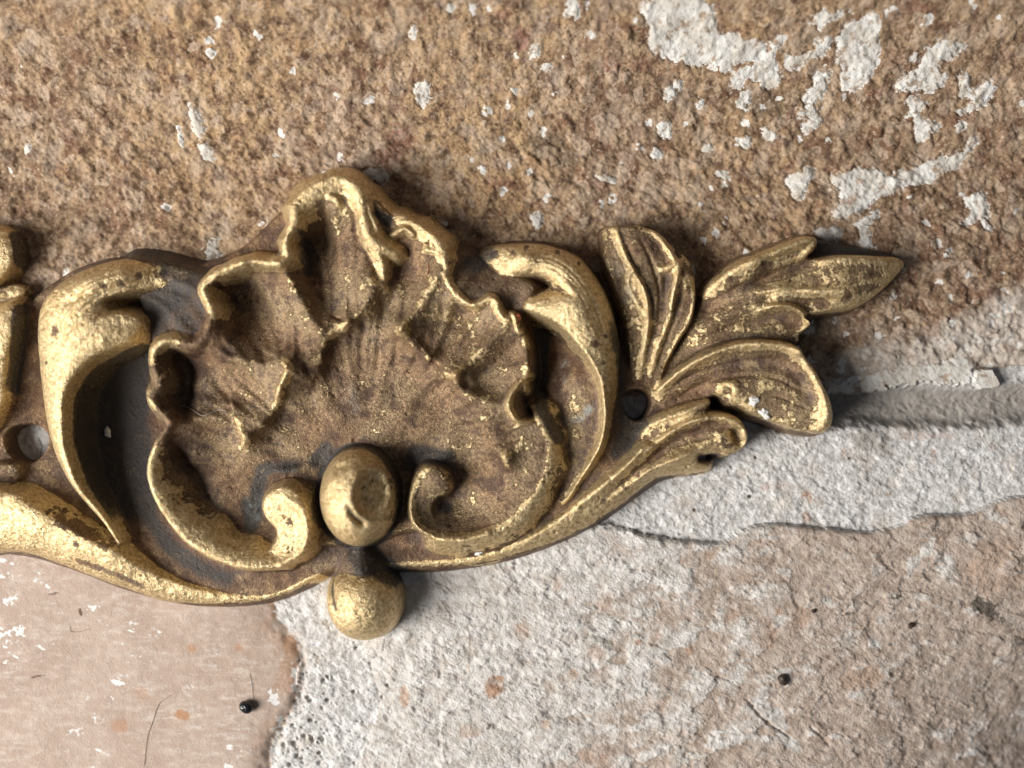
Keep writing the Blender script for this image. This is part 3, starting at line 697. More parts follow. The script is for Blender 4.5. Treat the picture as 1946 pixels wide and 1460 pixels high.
add2([(948,862,6),(956,868,20),(962,880,18),(962,894,6)], 18, 7, I); paint('g', 0.7, [(957,870),(962,888)], 5, 100)
add2([(880,760,2),(905,800,8),(925,840,4)], 30, 14, I)
add2([(840,905,2),(850,840,6),(870,790,3)], 20, 20, I)
# lower links of the crest between the folds, and faint flutes of the inner tier
for pth in ([(466,842,10),(485,818,9),(500,804,10)], [(556,703,12),(580,712,6),(602,706,8)], [(664,612,12),(690,622,7),(725,640,7),(758,628,12)], [(814,678,10),(835,702,8),(862,714,12)], [(872,728,10),(895,760,7),(920,800,6),(952,862,9)]):
    add(pth, 26, 10, 85)
for a_ in np.linspace(0.35, 2.85, 9):
    cx_, cy_ = 675 + 130 * math.cos(a_), 930 - 150 * math.sin(a_); dx_, dy_ = 675 + 230 * math.cos(a_), 930 - 235 * math.sin(a_)
    add([(cx_, cy_, 1), ((cx_ + dx_) / 2, (cy_ + dy_) / 2, 6), (dx_, dy_, 2)], 14, 14, 60)
# the fan: crisp ribs from the cusps of the rim to the crest, and fine flutes between them
for pth in ([(400,662,6),(440,680,9),(490,690,8),(535,694,5)], [(345,800,7),(390,795,8),(432,790,5)], [(540,508,6),(562,545,9),(585,590,8),(612,628,5)], [(708,560,5),(694,588,8),(672,608,6)],
            [(838,520,6),(815,560,9),(790,595,9),(766,624,6)], [(965,615,6),(930,655,9),(895,690,9),(868,714,6)], [(965,770,5),(930,765,8),(892,752,5)], [(640,395,4),(636,440,7),(640,500,6),(648,570,3)],
            [(470,505,4),(500,560,6),(540,630,4)], [(800,470,4),(775,540,6),(745,610,4)], [(905,590,3),(875,640,6),(845,685,3)], [(1000,690,3),(955,705,6),(905,725,3)], [(312,760,3),(370,762,6),(440,770,3)]):
    add(pth, 9, 11, 85)
fx, fy = OF.X - proj(675, 905, 70)[0], OF.Y - proj(675, 905, 70)[1]
fr = np.hypot(fx, fy); fa = np.arctan2(-fy, fx)
ring = sstep(140, 270, fr) * (OID == SHELL) * sstep(-0.15, 0.25, fa) * sstep(3.3, 2.9, np.abs(fa)) * (1 - sstep(96, 108, OH))
fa2 = fa + 0.10 * fbm(OF.X, OF.Y, 160, 71, 2)
OH = OH + ring * (2.3 * np.sin(fa2 * 44) + 1.2 * np.sin(fa2 * 97 + 1)) * (0.7 + 0.6 * fbm(OF.X, OF.Y, 120, 72, 2))
add([(494,900,2),(530,896,8),(560,893,9),(590,886,5)], 7, 12, 60, 0.35)

VOL_L = part("volute")
patch(VOL_L, [(520,930,104),(545,925,110),(570,942,114),(586,970,115),(592,1005,114),(588,1038,112),(570,1060,110),(537,1075,108),(500,1080,108),(468,1074,100),(500,1052,90),
              (522,1030,92),(524,1008,94),(508,990,94),(497,968,98),(502,945,102)], [(535,960,104),(550,1000,98),(560,1035,104),(520,1060,96)], slope=4.5, er=7, ew=6, gild=0.7)
add([(540,945,4),(575,970,8),(584,1010,8),(572,1050,7),(535,1072,6)], 9, 8, 110, 0.95)
VOL_R = part("volute")
patch(VOL_R, [(787,912,98),(800,893,104),(820,886,106),(844,898,106),(854,920,104),(848,938,100),(833,945,94),(822,962,82),(828,985,78),(848,1000,80),(882,1007,84),(925,998,88),
              (930,1016,92),(885,1028,96),(840,1027,98),(805,1013,100),(782,990,100),(777,955,98)], [(820,920,106),(800,965,86),(815,990,82)], slope=5, er=6, ew=6, gild=0.34)
add([(787,915,4),(780,955,7),(785,990,9),(806,1012,10),(842,1025,10),(885,1026,9),(925,1014,8)], 8, 8, 98, 0.92)

SCR_L = part("scroll")
patch(SCR_L, [(364,522,60),(334,508,66),(274,497,76),(233,493,80),(186,502,84),(137,521,86),(96,549,84),(73,585,80),(67,630,78),(71,690,78),(77,750,80),(84,800,84),(96,850,88),
              (118,900,92),(153,950,92),(191,994,90),(220,1036,84),(226,1027,86),(188,972,100),(152,933,112),(129,883,120),(118,838,124),(116,790,126),(121,746,128),(144,708,128),
              (176,679,126),(219,661,118),(255,645,108),(271,618,100),(266,603,98),(233,590,108),(205,588,110),(193,577,112),(208,563,112),(247,554,102),(300,546,80),(345,541,66)],
      [(170,542,124),(230,522,112),(112,620,118),(98,700,112),(150,632,128),(200,622,122),(100,790,108)], slope=5, er=12, ew=9, gild=0.92)
add([(125,575,-4),(170,555,-7),(225,543,-8),(280,535,-5)], 7, 7, 120)
for q in (0, 1, 2, 3):
    add([(96 + 9 * q,640 + 4 * q,-1),(118 + 10 * q,585 + 6 * q,-3.5),(165 + 6 * q,540 + 8 * q,-4),(230 + 3 * q,516 + 7 * q,-3),(300,512 + 6 * q,-1)], 3, 3, 118)
add([(130,660,3),(180,610,5),(240,598,6),(265,610,4)], 12, 12, 120)
SCR_R = part("scroll")
patch(SCR_R, [(903,498,48),(925,472,62),(964,465,74),(1010,464,80),(1051,470,84),(1101,492,86),(1128,522,86),(1153,565,86),(1169,619,86),(1176,674,84),(1175,729,80),(1167,784,76),
              (1158,832,72),(1141,873,66),(1110,915,58),(1072,966,50),(1068,958,62),(1084,940,76),(1118,888,92),(1142,843,104),(1149,791,110),(1146,750,114),(1142,721,118),
              (1125,690,120),(1100,656,122),(1076,629,122),(1044,606,120),(1004,591,114),(997,578,112),(1012,558,106),(1050,545,104),(1040,530,104),(1010,521,102),(983,522,94),(953,531,76),(920,522,54)],
      [(1000,490,110),(1070,510,114),(1110,560,120),(1060,580,120),(1140,640,112),(1154,720,104)], slope=5, er=12, ew=9, gild=0.78)
add([(1020,556,-8),(1055,548,-10),(1085,560,-4)], 8, 8, 115)
for q in (0, 1, 2):
    add([(985,492 + 8 * q,-1),(1040,488 + 9 * q,-3.5),(1090 - 3 * q,520 + 8 * q,-4),(1130 - 6 * q,580 + 6 * q,-3.5),(1155 - 5 * q,660,-2)], 3, 3, 112)
add([(1068,958,4),(1118,888,8),(1145,830,9),(1149,770,8),(1125,692,6),(1076,630,4)], 7, 6, 108, 0.95)

STEM_L = part("stem")
patch(STEM_L, [(-230,900,84),(0,934,94),(44,951,98),(88,977,98),(124,1000,98),(177,1030,97),(214,1045,94),(262,1074,78),(325,1104,62),(400,1124,52),(482,1134,46),(540,1121,44),(600,1090,42),
               (608,1100,36),(575,1116,38),(537,1132,38),(482,1146,38),(412,1149,40),(353,1147,42),(295,1139,46),(236,1118,50),(177,1097,52),(118,1074,54),(59,1054,56),(0,1047,56),(-230,1050,50)],
      [(60,1010,92),(150,1050,86),(-100,980,90),(230,1090,72),(330,1130,52)], slope=3.2, er=9, ew=8, gild=0.95)
STEM_R = part("stem")
patch(STEM_R, [(690,1072,36),(760,1068,42),(860,1064,46),(930,1052,52),(1000,1024,58),(1065,984,66),(1110,945,74),(1160,905,82),(1200,870,86),(1225,845,84),(1262,850,82),(1310,852,76),(1342,872,60),
               (1346,891,48),(1299,898,48),(1242,912,46),(1175,963,44),(1120,999,40),(1065,1026,38),(997,1051,36),(928,1072,34),(860,1078,34),(750,1081,34)],
      [(1160,940,70),(1220,895,74),(1280,875,70)], slope=3.2, er=7, ew=6, gild=0.8)
add([(1100,965,3),(1161,912,8),(1188,887,10),(1213,860,10),(1232,838,5)], 7, 6, 82, 0.9)
add([(1120,975,2),(1175,930,-9),(1225,885,-9),(1262,855,-5)], 7, 7, 78, 0.35)
add([(1150,955,3),(1207,915,8),(1278,878,9),(1321,860,6)], 9, 7, 76, 0.95)

LEAF1 = part("leaf")
patch(LEAF1, [(1150,436,66),(1182,430,84),(1221,430,80),(1257,447,72),(1280,470,66),(1305,490,66),(1318,514,66),(1322,550,66),(1320,582,62),(1312,614,58),(1290,648,54),(1266,692,50),(1252,731,46),
              (1228,742,44),(1202,742,44),(1195,685,46),(1187,614,48),(1173,571,50),(1159,525,52),(1149,485,54),(1149,455,60)],
      [(1195,470,84),(1240,480,76),(1232,540,74),(1265,540,66),(1235,600,68),(1300,540,78),(1250,640,58),(1180,520,58),(1205,580,60)], slope=7, er=3, ew=4, gild=0.36)
add([(1168,434,8),(1185,482,14),(1203,514,16),(1223,550,17),(1231,585,15),(1232,628,12),(1226,671,9),(1220,715,4)], 6, 9, 82, 0.9)
add([(1203,514,8),(1194,524,12),(1195,545,9),(1208,570,9),(1222,600,9)], 5, 6, 75, 0.75)
add([(1242,440,6),(1266,468,10),(1281,494,13),(1272,507,12),(1258,512,7)], 7, 6, 78, 0.85)
add([(1292,494,10),(1286,525,13),(1278,560,13),(1275,596,11),(1261,635,8),(1250,671,7),(1238,715,3)], 6, 7, 78, 0.85)
add([(1320,560,5),(1314,600,8),(1294,640,7),(1268,690,6),(1250,730,3)], 5, 6, 62, 0.6)
add([(1268,530,-7),(1262,580,-7),(1252,630,-6)], 9, 9, 66, 0.3)
add([(1287,480,-14),(1290,490,-10)], 7, 7, 60, grime_shade=0.7)
add([(1262,610,-3),(1280,590,-5),(1298,560,-5)], 8, 8, 66, 0.35)

LEAF2 = part("leaf")
patch(LEAF2, [(1350,560,30),(1372,540,30),(1450,490,28),(1545,460,28),(1600,466,24),(1690,484,22),(1715,500,22),(1690,540,22),(1620,580,24),(1540,600,26),(1450,600,30)], slope=4, er=3, gild=0.15, grime_shade=0.8)
patch(LEAF2, [(1338,556,56),(1356,534,72),(1403,499,86),(1449,481,90),(1492,464,92),(1536,450,90),(1553,455,82),(1550,471,80),(1534,488,78),(1560,492,78),(1590,487,78),(1624,486,74),(1670,488,64),(1705,490,48),(1720,503,40),
              (1697,532,50),(1662,563,62),(1624,584,70),(1581,591,72),(1552,596,70),(1525,600,70),(1540,617,74),(1520,636,62),(1512,652,52),(1440,652,48),(1385,658,46),(1331,680,42),(1278,716,40),(1244,750,36),
              (1238,740,36),(1262,700,38),(1296,650,40),(1322,600,46)],
      [(1440,510,96),(1400,540,82),(1450,535,74),(1500,505,80),(1520,520,72),(1540,540,82),(1600,530,90),(1650,520,78),(1480,560,82),(1420,575,78),(1400,610,66),(1350,640,56),(1500,620,64),(1450,625,62),(1590,565,82),(1380,580,70)],
      slope=7, er=3, ew=4, gild=0.5)
add([(1345,556,4),(1400,512,8),(1460,486,9),(1530,458,8),(1549,460,6),(1535,482,8),(1522,492,4)], 8, 9, 92, 0.9)
add([(1345,585,-5),(1400,556,-9),(1460,528,-10),(1515,508,-10),(1545,495,-8)], 10, 10, 80, 0.28)
add([(1552,498,5),(1590,491,8),(1640,490,8),(1690,494,5)], 6, 8, 82, 0.85)
add([(1435,556,4),(1500,549,9),(1560,556,8),(1620,556,6)], 9, 10, 84, 0.85)
add([(1436,596,3),(1467,584,14),(1500,585,17),(1526,599,17),(1541,616,12)], 7, 5, 76, 0.9)
add([(1430,615,-4),(1480,606,-9),(1515,618,-9)], 12, 10, 66, 0.25)
add([(1330,630,5),(1380,602,7),(1440,578,6)], 10, 10, 72, 0.42)
add([(1330,600,-3),(1370,582,-5),(1430,560,-4)], 8, 8, 72, 0.3)

LEAF3 = part("leaf")
patch(LEAF3, [(1244,750,52),(1278,712,66),(1331,676,86),(1385,655,98),(1438,648,104),(1490,651,106),(1518,661,104),(1530,678,100),(1554,710,98),(1568,738,98),(1579,763,96),(1584,795,92),(1575,817,86),(1554,822,82),
              (1510,815,78),(1467,800,74),(1422,786,70),(1400,774,66),(1378,770,66),(1362,752,70),(1348,760,60),(1300,772,52),(1262,782,48)],
      [(1300,730,62),(1350,710,72),(1400,700,80),(1380,735,78),(1410,745,84),(1460,730,84),(1500,700,90),(1450,690,84),(1530,750,88),(1480,770,80),(1540,800,84),(1440,665,100),(1330,745,56),(1560,770,92)],
      slope=7, er=4, ew=5, gild=0.42)
add([(1250,745,6),(1290,708,12),(1340,678,14),(1400,657,10),(1460,655,8),(1515,668,8)], 7, 10, 92, 0.95)
add([(1515,668,6),(1540,705,8),(1560,745,9),(1572,785,9),(1566,812,6)], 7, 12, 96, 0.92)
add([(1345,722,-3),(1400,698,-10),(1460,690,-9),(1515,715,-9),(1540,760,-6)], 14, 14, 84, 0.22)
add([(1364,745,8),(1376,730,10),(1395,735,8),(1400,760,6),(1430,775,6)], 9, 11, 84, 0.7)
add([(1355,762,-16),(1366,768,-14)], 8, 8, 60, 0.2, 0.6)
add([(1270,765,-3),(1310,748,-6),(1350,738,-5)], 9, 9, 60, 0.2)

LEAF4 = part("leaf")
patch(LEAF4, [(1180,905,60),(1215,840,62),(1225,803,60),(1262,782,66),(1300,770,72),(1345,760,74),(1350,770,74),(1344,780,76),(1385,788,84),(1409,802,84),(1421,824,82),(1419,845,76),(1402,858,70),(1380,866,66),
              (1352,862,64),(1340,866,70),(1300,868,72),(1240,895,64)],
      [(1271,824,82),(1300,810,84),(1340,800,90),(1330,830,78),(1290,845,74),(1375,845,82),(1390,820,76),(1240,850,72)], slope=7, er=3, ew=4, gild=0.5)
add([(1218,824,5),(1250,800,9),(1300,782,11),(1343,765,9)], 8, 7, 76, 0.92)
add([(1228,859,5),(1271,824,11),(1318,798,13),(1365,792,11),(1403,808,9),(1415,832,7)], 7, 6, 86, 0.85)
add([(1240,872,-5),(1290,835,-11),(1340,815,-10),(1380,810,-7)], 9, 9, 76, 0.25)
add([(1398,822,-20),(1406,838,-16)], 9, 9, 72, grime_shade=0.6)
add([(1220,900,4),(1278,874,10),(1321,856,10),(1345,845,5)], 7, 7, 76, 0.95)
add([(1332,870,-20),(1348,872,-26),(1362,868,-20)], 7, 8, 50, 0.1, 0.9)

for pth in ([(1270,745,-2),(1320,712,-6),(1390,690,-6),(1460,682,-5),(1515,696,-2)], [(1300,750,-2),(1350,725,-6),(1410,715,-6),(1470,718,-5),(1525,745,-2)], [(1420,765,-2),(1470,752,-5),(1530,775,-3)],
            [(1350,575,-2),(1420,535,-5),(1480,512,-5),(1530,496,-2)], [(1370,600,-2),(1440,568,-5),(1520,545,-5),(1620,535,-4),(1680,518,-1)], [(1450,575,-2),(1540,572,-5),(1620,566,-3)], [(1390,555,-2),(1470,522,-4),(1525,505,-2)],
            [(1192,470,-2),(1212,520,-5),(1240,570,-5),(1242,640,-3)], [(1215,450,-2),(1240,500,-5),(1255,560,-5),(1248,640,-3)], [(1170,470,-2),(1180,540,-4),(1205,620,-4),(1212,690,-2)], [(1300,520,-2),(1295,570,-5),(1275,630,-4),(1256,690,-2)],
            [(1235,840,-2),(1290,805,-5),(1350,785,-3)], [(1255,870,-2),(1310,840,-5),(1360,828,-4)], [(1345,640,-2),(1400,618,-5),(1470,612,-4)]):
    add(pth, 3.2, 3.2, 82)
# the far spray, cut by the edge of the picture
LEAF5 = part("leaf")
patch(LEAF5, [(8,434,52),(24,457,60),(27,482,62),(21,505,62),(4,528,60),(-40,560,56),(-110,560,50),(-150,500,50),(-90,440,50),(-30,425,50)], [(-40,490,72)], slope=9, er=8, gild=0.9)
patch(LEAF5, [(0,545,44),(30,540,40),(48,548,36),(40,566,40),(0,575,46),(-80,590,50),(-80,560,50)], slope=6, er=5, gild=0.55)
LEAF6 = part("leaf")
patch(LEAF6, [(40,562,44),(30,574,66),(32,600,78),(23,640,84),(14,680,84),(9,720,84),(3,775,80),(-30,830,74),(-120,840,60),(-200,760,50),(-200,640,50),(-60,590,60),(0,576,60)], [(-60,700,90)], slope=8, er=8, gild=0.95)
LEAF7 = part("leaf")
patch(LEAF7, [(-140,860,60),(-30,880,62),(14,882,66),(34,894,62),(34,914,54),(10,926,50),(-40,922,56),(-140,930,50)], [(0,905,60)], slope=4, er=7, gild=0.25, grime_shade=0.5)

BOSS = part("boss")
dome(BOSS, 681, 945, 73, 92, 66, 104, 1.0)
c = proj(704, 941, 165)
r = np.hypot((OF.X - c[0]) / 27, (OF.Y - c[1]) / 40)
OH -= 26 * np.exp(-r ** 6) * (OID == BOSS)
OG = np.where((OID == BOSS), OG - 0.22 * np.exp(-r ** 4), OG)
add([(662,965,-3),(670,982,-12),(684,996,-14),(690,1002,-5)], 6, 5, 165, grime_shade=0.55)
add([(640,893,-8),(652,890,-8)], 8, 8, 150, grime_shade=0.5)
add([(645,897,6),(655,892,6)], 5, 5, 150)
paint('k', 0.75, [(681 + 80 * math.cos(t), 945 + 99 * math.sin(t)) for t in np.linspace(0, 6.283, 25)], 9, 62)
paint('g', 0.45, [(735,900),(748,930),(740,985)], 12, 110); paint('g', 0.5, [(650,880),(690,862)], 14, 120)
PEND = part("pendant")
patch(PEND, [(664,1050,52),(682,1036,58),(704,1050,56),(732,1090,50),(738,1120,44),(690,1130,70),(644,1120,44),(640,1092,46)], [(683,1070,76),(688,1095,86)], slope=3, er=5, gild=0.22, grime_shade=0.5, k=12)
dome(PEND, 691, 1146, 70, 72, 30, 84, 1.0, k=14)
add([(620,1116,5),(627,1140,5),(636,1160,3)], 6, 6, 45, 0.9)
add([(632,1106,-7),(638,1130,-6),(645,1150,-2)], 6, 8, 50, grime_shade=0.7)

# pin holes right through the casting
for (u, v, a, b) in ((49, 842, 34, 33), (1209, 768, 24, 26)):
    cx, cy = proj(u, v, 40)
    r = np.hypot((OF.X - cx) / a, (OF.Y - cy) / b) * (1 + 0.05 * np.sin(3 * np.arctan2(OF.Y - cy, OF.X - cx)))
    s = 1 - sstep(0.92, 1.08, r)
    OH = OH * (1 - s) + (-60) * s
    OK = np.maximum(OK, 0.5 * np.exp(-((r - 1) / 0.3) ** 2))

# patina: bare patches, hollows darkened by grime and painted-in shade, verdigris
paint('g', 0.12, [(150,760),(170,860),(210,930)], 34, 20, zmax=80); paint('k', 1.0, [(184,748),(179,790),(180,832),(191,870),(211,913),(240,950)], 10, 0, zmax=95); paint('k', 0.9, [(196,720),(228,702),(264,684),(296,666)], 10, 0, zmax=85)  # left hollow: shadow behind the scroll painted dark on floor and walls
paint('k', 1.0, [(255,680),(245,760),(250,850),(275,930)], 32, 35, zmax=88)  # same shadow carried onto the outer wall of the shell
paint('k', 1.0, [(190,720),(185,790),(200,860),(240,940)], 46, 10, zmax=85)  # same shadow painted across the hollow floor
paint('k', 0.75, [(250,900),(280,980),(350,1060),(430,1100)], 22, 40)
paint('k', 0.9, [(350,540),(325,570),(300,590)], 24, 65); paint('k', 0.6, [(320,515),(350,522)], 16, 70); paint('g', 0.5, [(300,520),(335,520)], 16, 72)
paint('k', 0.8, [(470,960),(480,1000),(500,900),(560,885)], 24, 50); paint('k', 0.75, [(620,850),(600,880)], 22, 55)
paint('k', 0.8, [(780,880),(790,860),(850,870)], 26, 50); paint('k', 0.8, [(845,965)], 20, 60); paint('k', 0.8, [(582,450),(588,520)], 14, 60)  # shadows beside boss, right volute and upper-left rim painted in
paint('k', 0.85, [(736,420),(720,410)], 14, 80); paint('k', 0.9, [(1030,640),(1025,760),(1060,830)], 18, 20)  # shadow beside the shell's right edge painted into the channel
paint('k', 0.9, [(905,500),(930,482)], 20, 62); paint('g', 0.3, [(985,545),(1020,540)], 16, 95); paint('k', 0.5, [(900,540),(950,560)], 20, 60)
paint('k', 0.95, [(690,1062),(720,1080),(748,1100)], 27, 75); paint('g', 0.45, [(690,1085)], 26, 80)  # pendant top: grime together with painted-in shadow
paint('k', 0.7, [(1160,620),(1175,700),(1185,800),(1170,860)], 16, 40); paint('k', 0.5, [(1160,520),(1180,580)], 16, 55)
paint('k', 0.55, [(1300,690),(1400,640),(1480,650)], 12, 50); paint('k', 0.7, [(1225,800),(1190,850)], 14, 50)
paint('g', 0.06, [(400,640),(350,740),(350,860),(400,930)], 48, 60); paint('k', 0.35, [(340,700),(345,860),(390,930)], 30, 50); paint('g', 0.30, [(620,450),(600,560),(540,640)], 40, 80)  # left floor painted darker, as the side turned from the light
paint('g', 0.43, [(850,590),(820,560),(900,640),(970,700)], 44, 95); paint('g', 0.37, [(700,560),(780,660)], 40, 85); paint('g', 0.44, [(620,395),(650,420)], 22, 90)  # right floor painted more golden, as the side facing the light
paint('g', 0.37, [(980,830),(940,800),(900,780)], 44, 80); paint('g', 0.30, [(680,720),(640,800)], 50, 60)
paint('g', 0.42, [(1090,760),(1085,840),(1060,920)], 18, 60); paint('g', 0.3, [(300,700),(285,800)], 16, 90)
paint('v', 0.8, [(1075,690),(1066,720)], 8, 40); paint('v', 0.8, [(1075,800),(1105,795),(1120,775)], 7, 60); paint('v', 0.4, [(478,960),(485,985)], 16, 50)
paint('v', 0.35, [(1190,560),(1165,500)], 16, 60); paint('v', 0.3, [(660,740),(670,780)], 16, 60)
paint('k', 0.95, [(40,430),(52,470),(56,500),(54,535)], 9, 0); paint('k', 0.9, [(62,590),(62,630),(56,680),(50,740)], 11, 0)  # shade painted on the leaf walls that face away from the light
paint('g', 0.1, [(150,1065),(215,1090),(270,1118)], 7, 70); paint('g', 0.25, [(100,975),(165,1012),(210,1040)], 12, 70)
for (u, v, w) in ((1225,455,10),(1250,470,8),(1210,475,9),(1235,500,7),(1300,515,5),(1660,520,9),(1610,560,9),(1570,580,8),(1450,500,5),(1390,530,7),(1130,655,6),(1145,690,6),(1150,640,5),(975,480,7),(1000,470,8),(1060,478,8),
                  (1100,500,7),(940,480,8),(205,545,7),(235,540,10),(265,525,8),(310,520,14),(115,630,8),(92,690,6),(145,1035,6),(1190,930,5),(1150,955,5),(1215,905,5)):
    paint('g', 0.05, [(u, v)], w, 90); paint('k', 0.6, [(u, v)], w * 0.8, 90)

OH = blur(OH, 0.9)
metal = OH > 0
OH += metal * ((1.0 + 0.8 * OG) * fbm(OF.X, OF.Y, 34, 3, 4) + (0.35 + 0.8 * OG) * fbm(OF.X, OF.Y, 12, 5, 2))
pit, pid_ = cells(OF.X, OF.Y, 17, 8)
OH -= metal * np.where(pid_ > 0.80, 2.2, 0) * np.exp(-(pit / 0.16) ** 2)
# rubbed edges are bright, hollows keep their patina
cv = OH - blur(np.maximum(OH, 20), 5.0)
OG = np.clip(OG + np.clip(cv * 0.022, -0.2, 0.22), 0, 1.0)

ON = grid_normals(OF, OH)
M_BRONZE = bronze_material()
alive = np.maximum.reduce([OH[:-1, :-1], OH[1:, :-1], OH[:-1, 1:], OH[1:, 1:]]) > -14
OID[OID < 0] = PLATE
mount = bpy.data.objects.new("furniture_mount", None); col.objects.link(mount)
tag(mount, "worn gilt bronze furniture mount with scalloped shell, scrolls and leaf spray, lying on brickwork", "furniture mount")
fid = face_vals(OID)
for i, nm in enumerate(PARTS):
    grid_part(nm, OF, OH, alive & (fid == i), {"gild": OG, "grime_shade": OK, "verd": OV}, M_BRONZE, mount, ON)

# ------------------------------------------------------------------ crumbs, grit, seed and fibres lying about
def height_at(u, v):
    x, y = u, v
    for _ in range(4):
        z = float(H[np.clip(np.searchsorted(wy, y), 0, len(wy) - 1), np.clip(np.searchsorted(wx, x), 0, len(wx) - 1)])
        i, j = int(round((y - OF.ys[0]) / 2)), int(round((x - OF.xs[0]) / 2))
        if 0 <= i < OF.shape[0] and 0 <= j < OF.shape[1]: z = max(z, float(OH[i, j]))
        x, y = proj(u, v, z)
    return x, y, z

def plain(name, c, rough, spec=0.4, c2=None, mm=0.2):
    m = Mat(name); n = m.noise(mm, 4, 0.6)
    return m.done(m.mix(n, c, c2 or tuple(0.7 * k for k in c)), rough, 0.0, m.bump(n, 0.04, 0.7), spec)
M_SEED = plain("seed_coat", (0.012, 0.013, 0.016), 0.22, 0.6); M_GRIT = plain("dark_grit", (0.045, 0.03, 0.02), 0.5); M_CRUMB = plain("plaster_crumb", (0.74, 0.73, 0.71), 0.85, 0.2, (0.55, 0.53, 0.5))
M_RUST = plain("rust", (0.36, 0.12, 0.05), 0.8, 0.2); M_PALE = plain("pale_fibre", (0.62, 0.54, 0.46), 0.5); M_DARKF = plain("dark_fibre", (0.05, 0.04, 0.035), 0.5); M_REDF = plain("red_fibre", (0.25, 0.03, 0.02), 0.6)
M_BROWNF = plain("brown_fibre", (0.42, 0.31, 0.23), 0.6)

def lump(name, u, v, a, b, c, rot, mat, label, cat, seed=0, rag=0.25, group=None, sink=0.25):
    x0, y0, z0 = height_at(u, v); rs = np.random.RandomState(seed); ph = rs.rand(6) * 6.28
    V = []; Fc = []; nu, nv = 18, 11
    for i in range(nv + 1):
        th = math.pi * i / nv
        for j in range(nu):
            fi = 2 * math.pi * j / nu
            k = 1 + rag * (0.5 * math.sin(3 * fi + ph[0] + 2 * th) + 0.35 * math.sin(5 * fi + ph[1] - 3 * th) + 0.3 * math.sin(4 * th + ph[2] + fi))
            px, py = a * k * math.sin(th) * math.cos(fi), b * k * math.sin(th) * math.sin(fi)
            V.append(((px * math.cos(rot) - py * math.sin(rot)) * PX, (px * math.sin(rot) + py * math.cos(rot)) * PX, c * k * math.cos(th) * PX))
    for i in range(nv):
        for j in range(nu):
            Fc.append((i * nu + j, (i + 1) * nu + j, (i + 1) * nu + (j + 1) % nu, i * nu + (j + 1) % nu))
    o = mesh_obj(name, V, Fc, mat)
    o.location = tuple(to_world(np.array(x0), np.array(y0), np.array(z0 + c * (1 - 2 * sink))))
    return tag(o, label, cat, group)

def fibre(path, r, mat, label, lift_=1.0, name="fibre"):
    pts = []
    for p in crom(np.asarray(path, float), False, 8):
        x, y, z = height_at(p[0], p[1]); pts.append((x, y, z))
    pts = np.array(pts)
    z = pts[:, 2]; zz = np.convolve(np.pad(z, 3, mode='edge'), np.ones(7) / 7, 'valid'); pts[:, 2] = np.maximum(z, zz) + lift_
    W = to_world(pts[:, 0], pts[:, 1], pts[:, 2]); V = []; Fc = []; n = 6
    for i in range(len(W)):
        t = W[min(i + 1, len(W) - 1)] - W[max(i - 1, 0)]; t /= np.linalg.norm(t) + 1e-12
        s1 = np.cross(t, (0, 0, 1.0)); s1 /= np.linalg.norm(s1) + 1e-9; s2 = np.cross(s1, t)
        rr = 0.5 * r * PX * (0.5 if i in (0, len(W) - 1) else 1.0)
        for k in range(n):
            a = 2 * math.pi * k / n; V.append(W[i] + rr * (math.cos(a) * s1 + math.sin(a) * s2))
    for i in range(len(W) - 1):
        for k in range(n): Fc.append((i * n + k, i * n + (k + 1) % n, (i + 1) * n + (k + 1) % n, (i + 1) * n + k))
    Fc.append(tuple(range(n))[::-1]); Fc.append(tuple((len(W) - 1) * n + k for k in range(n)))
    return tag(mesh_obj(name, V, Fc, mat), label, "fibre")

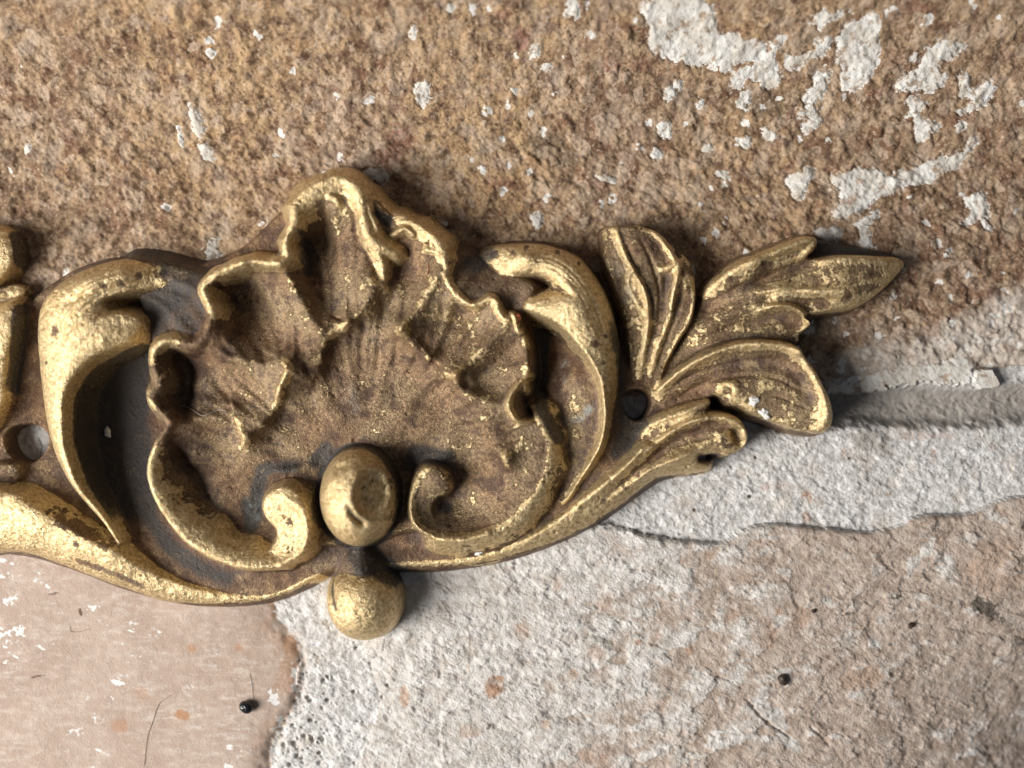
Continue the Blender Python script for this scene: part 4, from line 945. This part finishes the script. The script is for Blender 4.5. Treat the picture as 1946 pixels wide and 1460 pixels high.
lump("seed", 470, 1342, 14, 12, 10, -0.4, M_SEED, "tiny glossy black seed resting on the smooth pink brick", "seed", 1, 0.05, sink=0.1)
lump("grit_grain", 1487, 1291, 9, 11, 8, 0.3, M_GRIT, "round dark brown grit grain on the limewashed brick", "grit", 2, 0.12)
lump("grit_grain", 1546, 1161, 5, 4, 3, 0.3, M_GRIT, "small black grit speck beside rusty stains on limewashed brick", "grit", 3, 0.2)
lump("grit_grain", 1731, 1189, 7, 5, 3, 0.5, M_GRIT, "small dark grit speck on the tan end of the limewashed brick", "grit", 4, 0.3)
lump("plaster_crumb", 205, 822, 6, 10, 4, 0.2, M_CRUMB, "white crumb lying in the dark hollow of the scroll", "crumb", 5, 0.25)
lump("plaster_crumb", 1433, 762, 10, 8, 3, 0.4, M_CRUMB, "white crumb stuck on the curled leaf, the upper of two", "crumb", 6, 0.4)
lump("plaster_crumb", 1452, 785, 12, 7, 3, -0.7, M_CRUMB, "white crumb stuck on the curled leaf, the lower of two", "crumb", 7, 0.45)
lump("plaster_crumb", 910, 1050, 8, 5, 3, 0.2, M_CRUMB, "white crumb in the channel between volute and lower rim", "crumb", 8, 0.3)
lump("plaster_crumb", 618, 331, 14, 5, 4, 0.5, M_CRUMB, "bluish white crumb wedged against the peak of the shell", "crumb", 9, 0.3)
lump("rust_chip", 984, 604, 6, 9, 5, 0.1, M_RUST, "rust red chip on the shell rim beside the scroll", "chip", 10, 0.3)
fibre([(313,788),(332,775),(352,772),(368,780),(385,790),(401,785),(418,779),(431,782)], 0.9, M_PALE, "pale curly fibre across the left rim of the shell", 3)
fibre([(1250,442),(1264,450),(1273,462),(1277,478),(1276,490)], 0.9, M_PALE, "short pale fibre hooked on the upright leaf", 2)
fibre([(843,742),(848,735),(860,737),(856,742),(868,752)], 0.8, M_DARKF, "dark hooked hair lying on the shell floor", 1)
fibre([(868,752),(890,778),(912,800),(932,817)], 0.6, M_DARKF, "thin dark hair running down the shell floor towards the rim", 1)
fibre([(327,1320),(303,1337),(290,1372),(280,1403),(274,1456)], 0.9, M_BROWNF, "long brown thread trailing down the pink brick", 1)
fibre([(474,1278),(479,1305),(481,1334)], 0.8, M_PALE, "pale fibre ending at the black seed", 1)
fibre([(885,1190),(892,1212),(890,1251),(892,1284)], 0.8, M_BROWNF, "fine brown thread on the white limewash below the mount", 1)
fibre([(814,500),(815,510),(814,522)], 1.2, M_REDF, "tiny red thread on the shell floor near its upper rim", 1)
fibre([(133,1190),(135,1200),(150,1201),(172,1195)], 0.8, M_BROWNF, "short kinked brown thread on the pink brick", 1)
fibre([(72,830),(79,848),(77,868)], 0.9, M_DARKF, "dark fibre seen through the pin hole beside the scroll", 1)
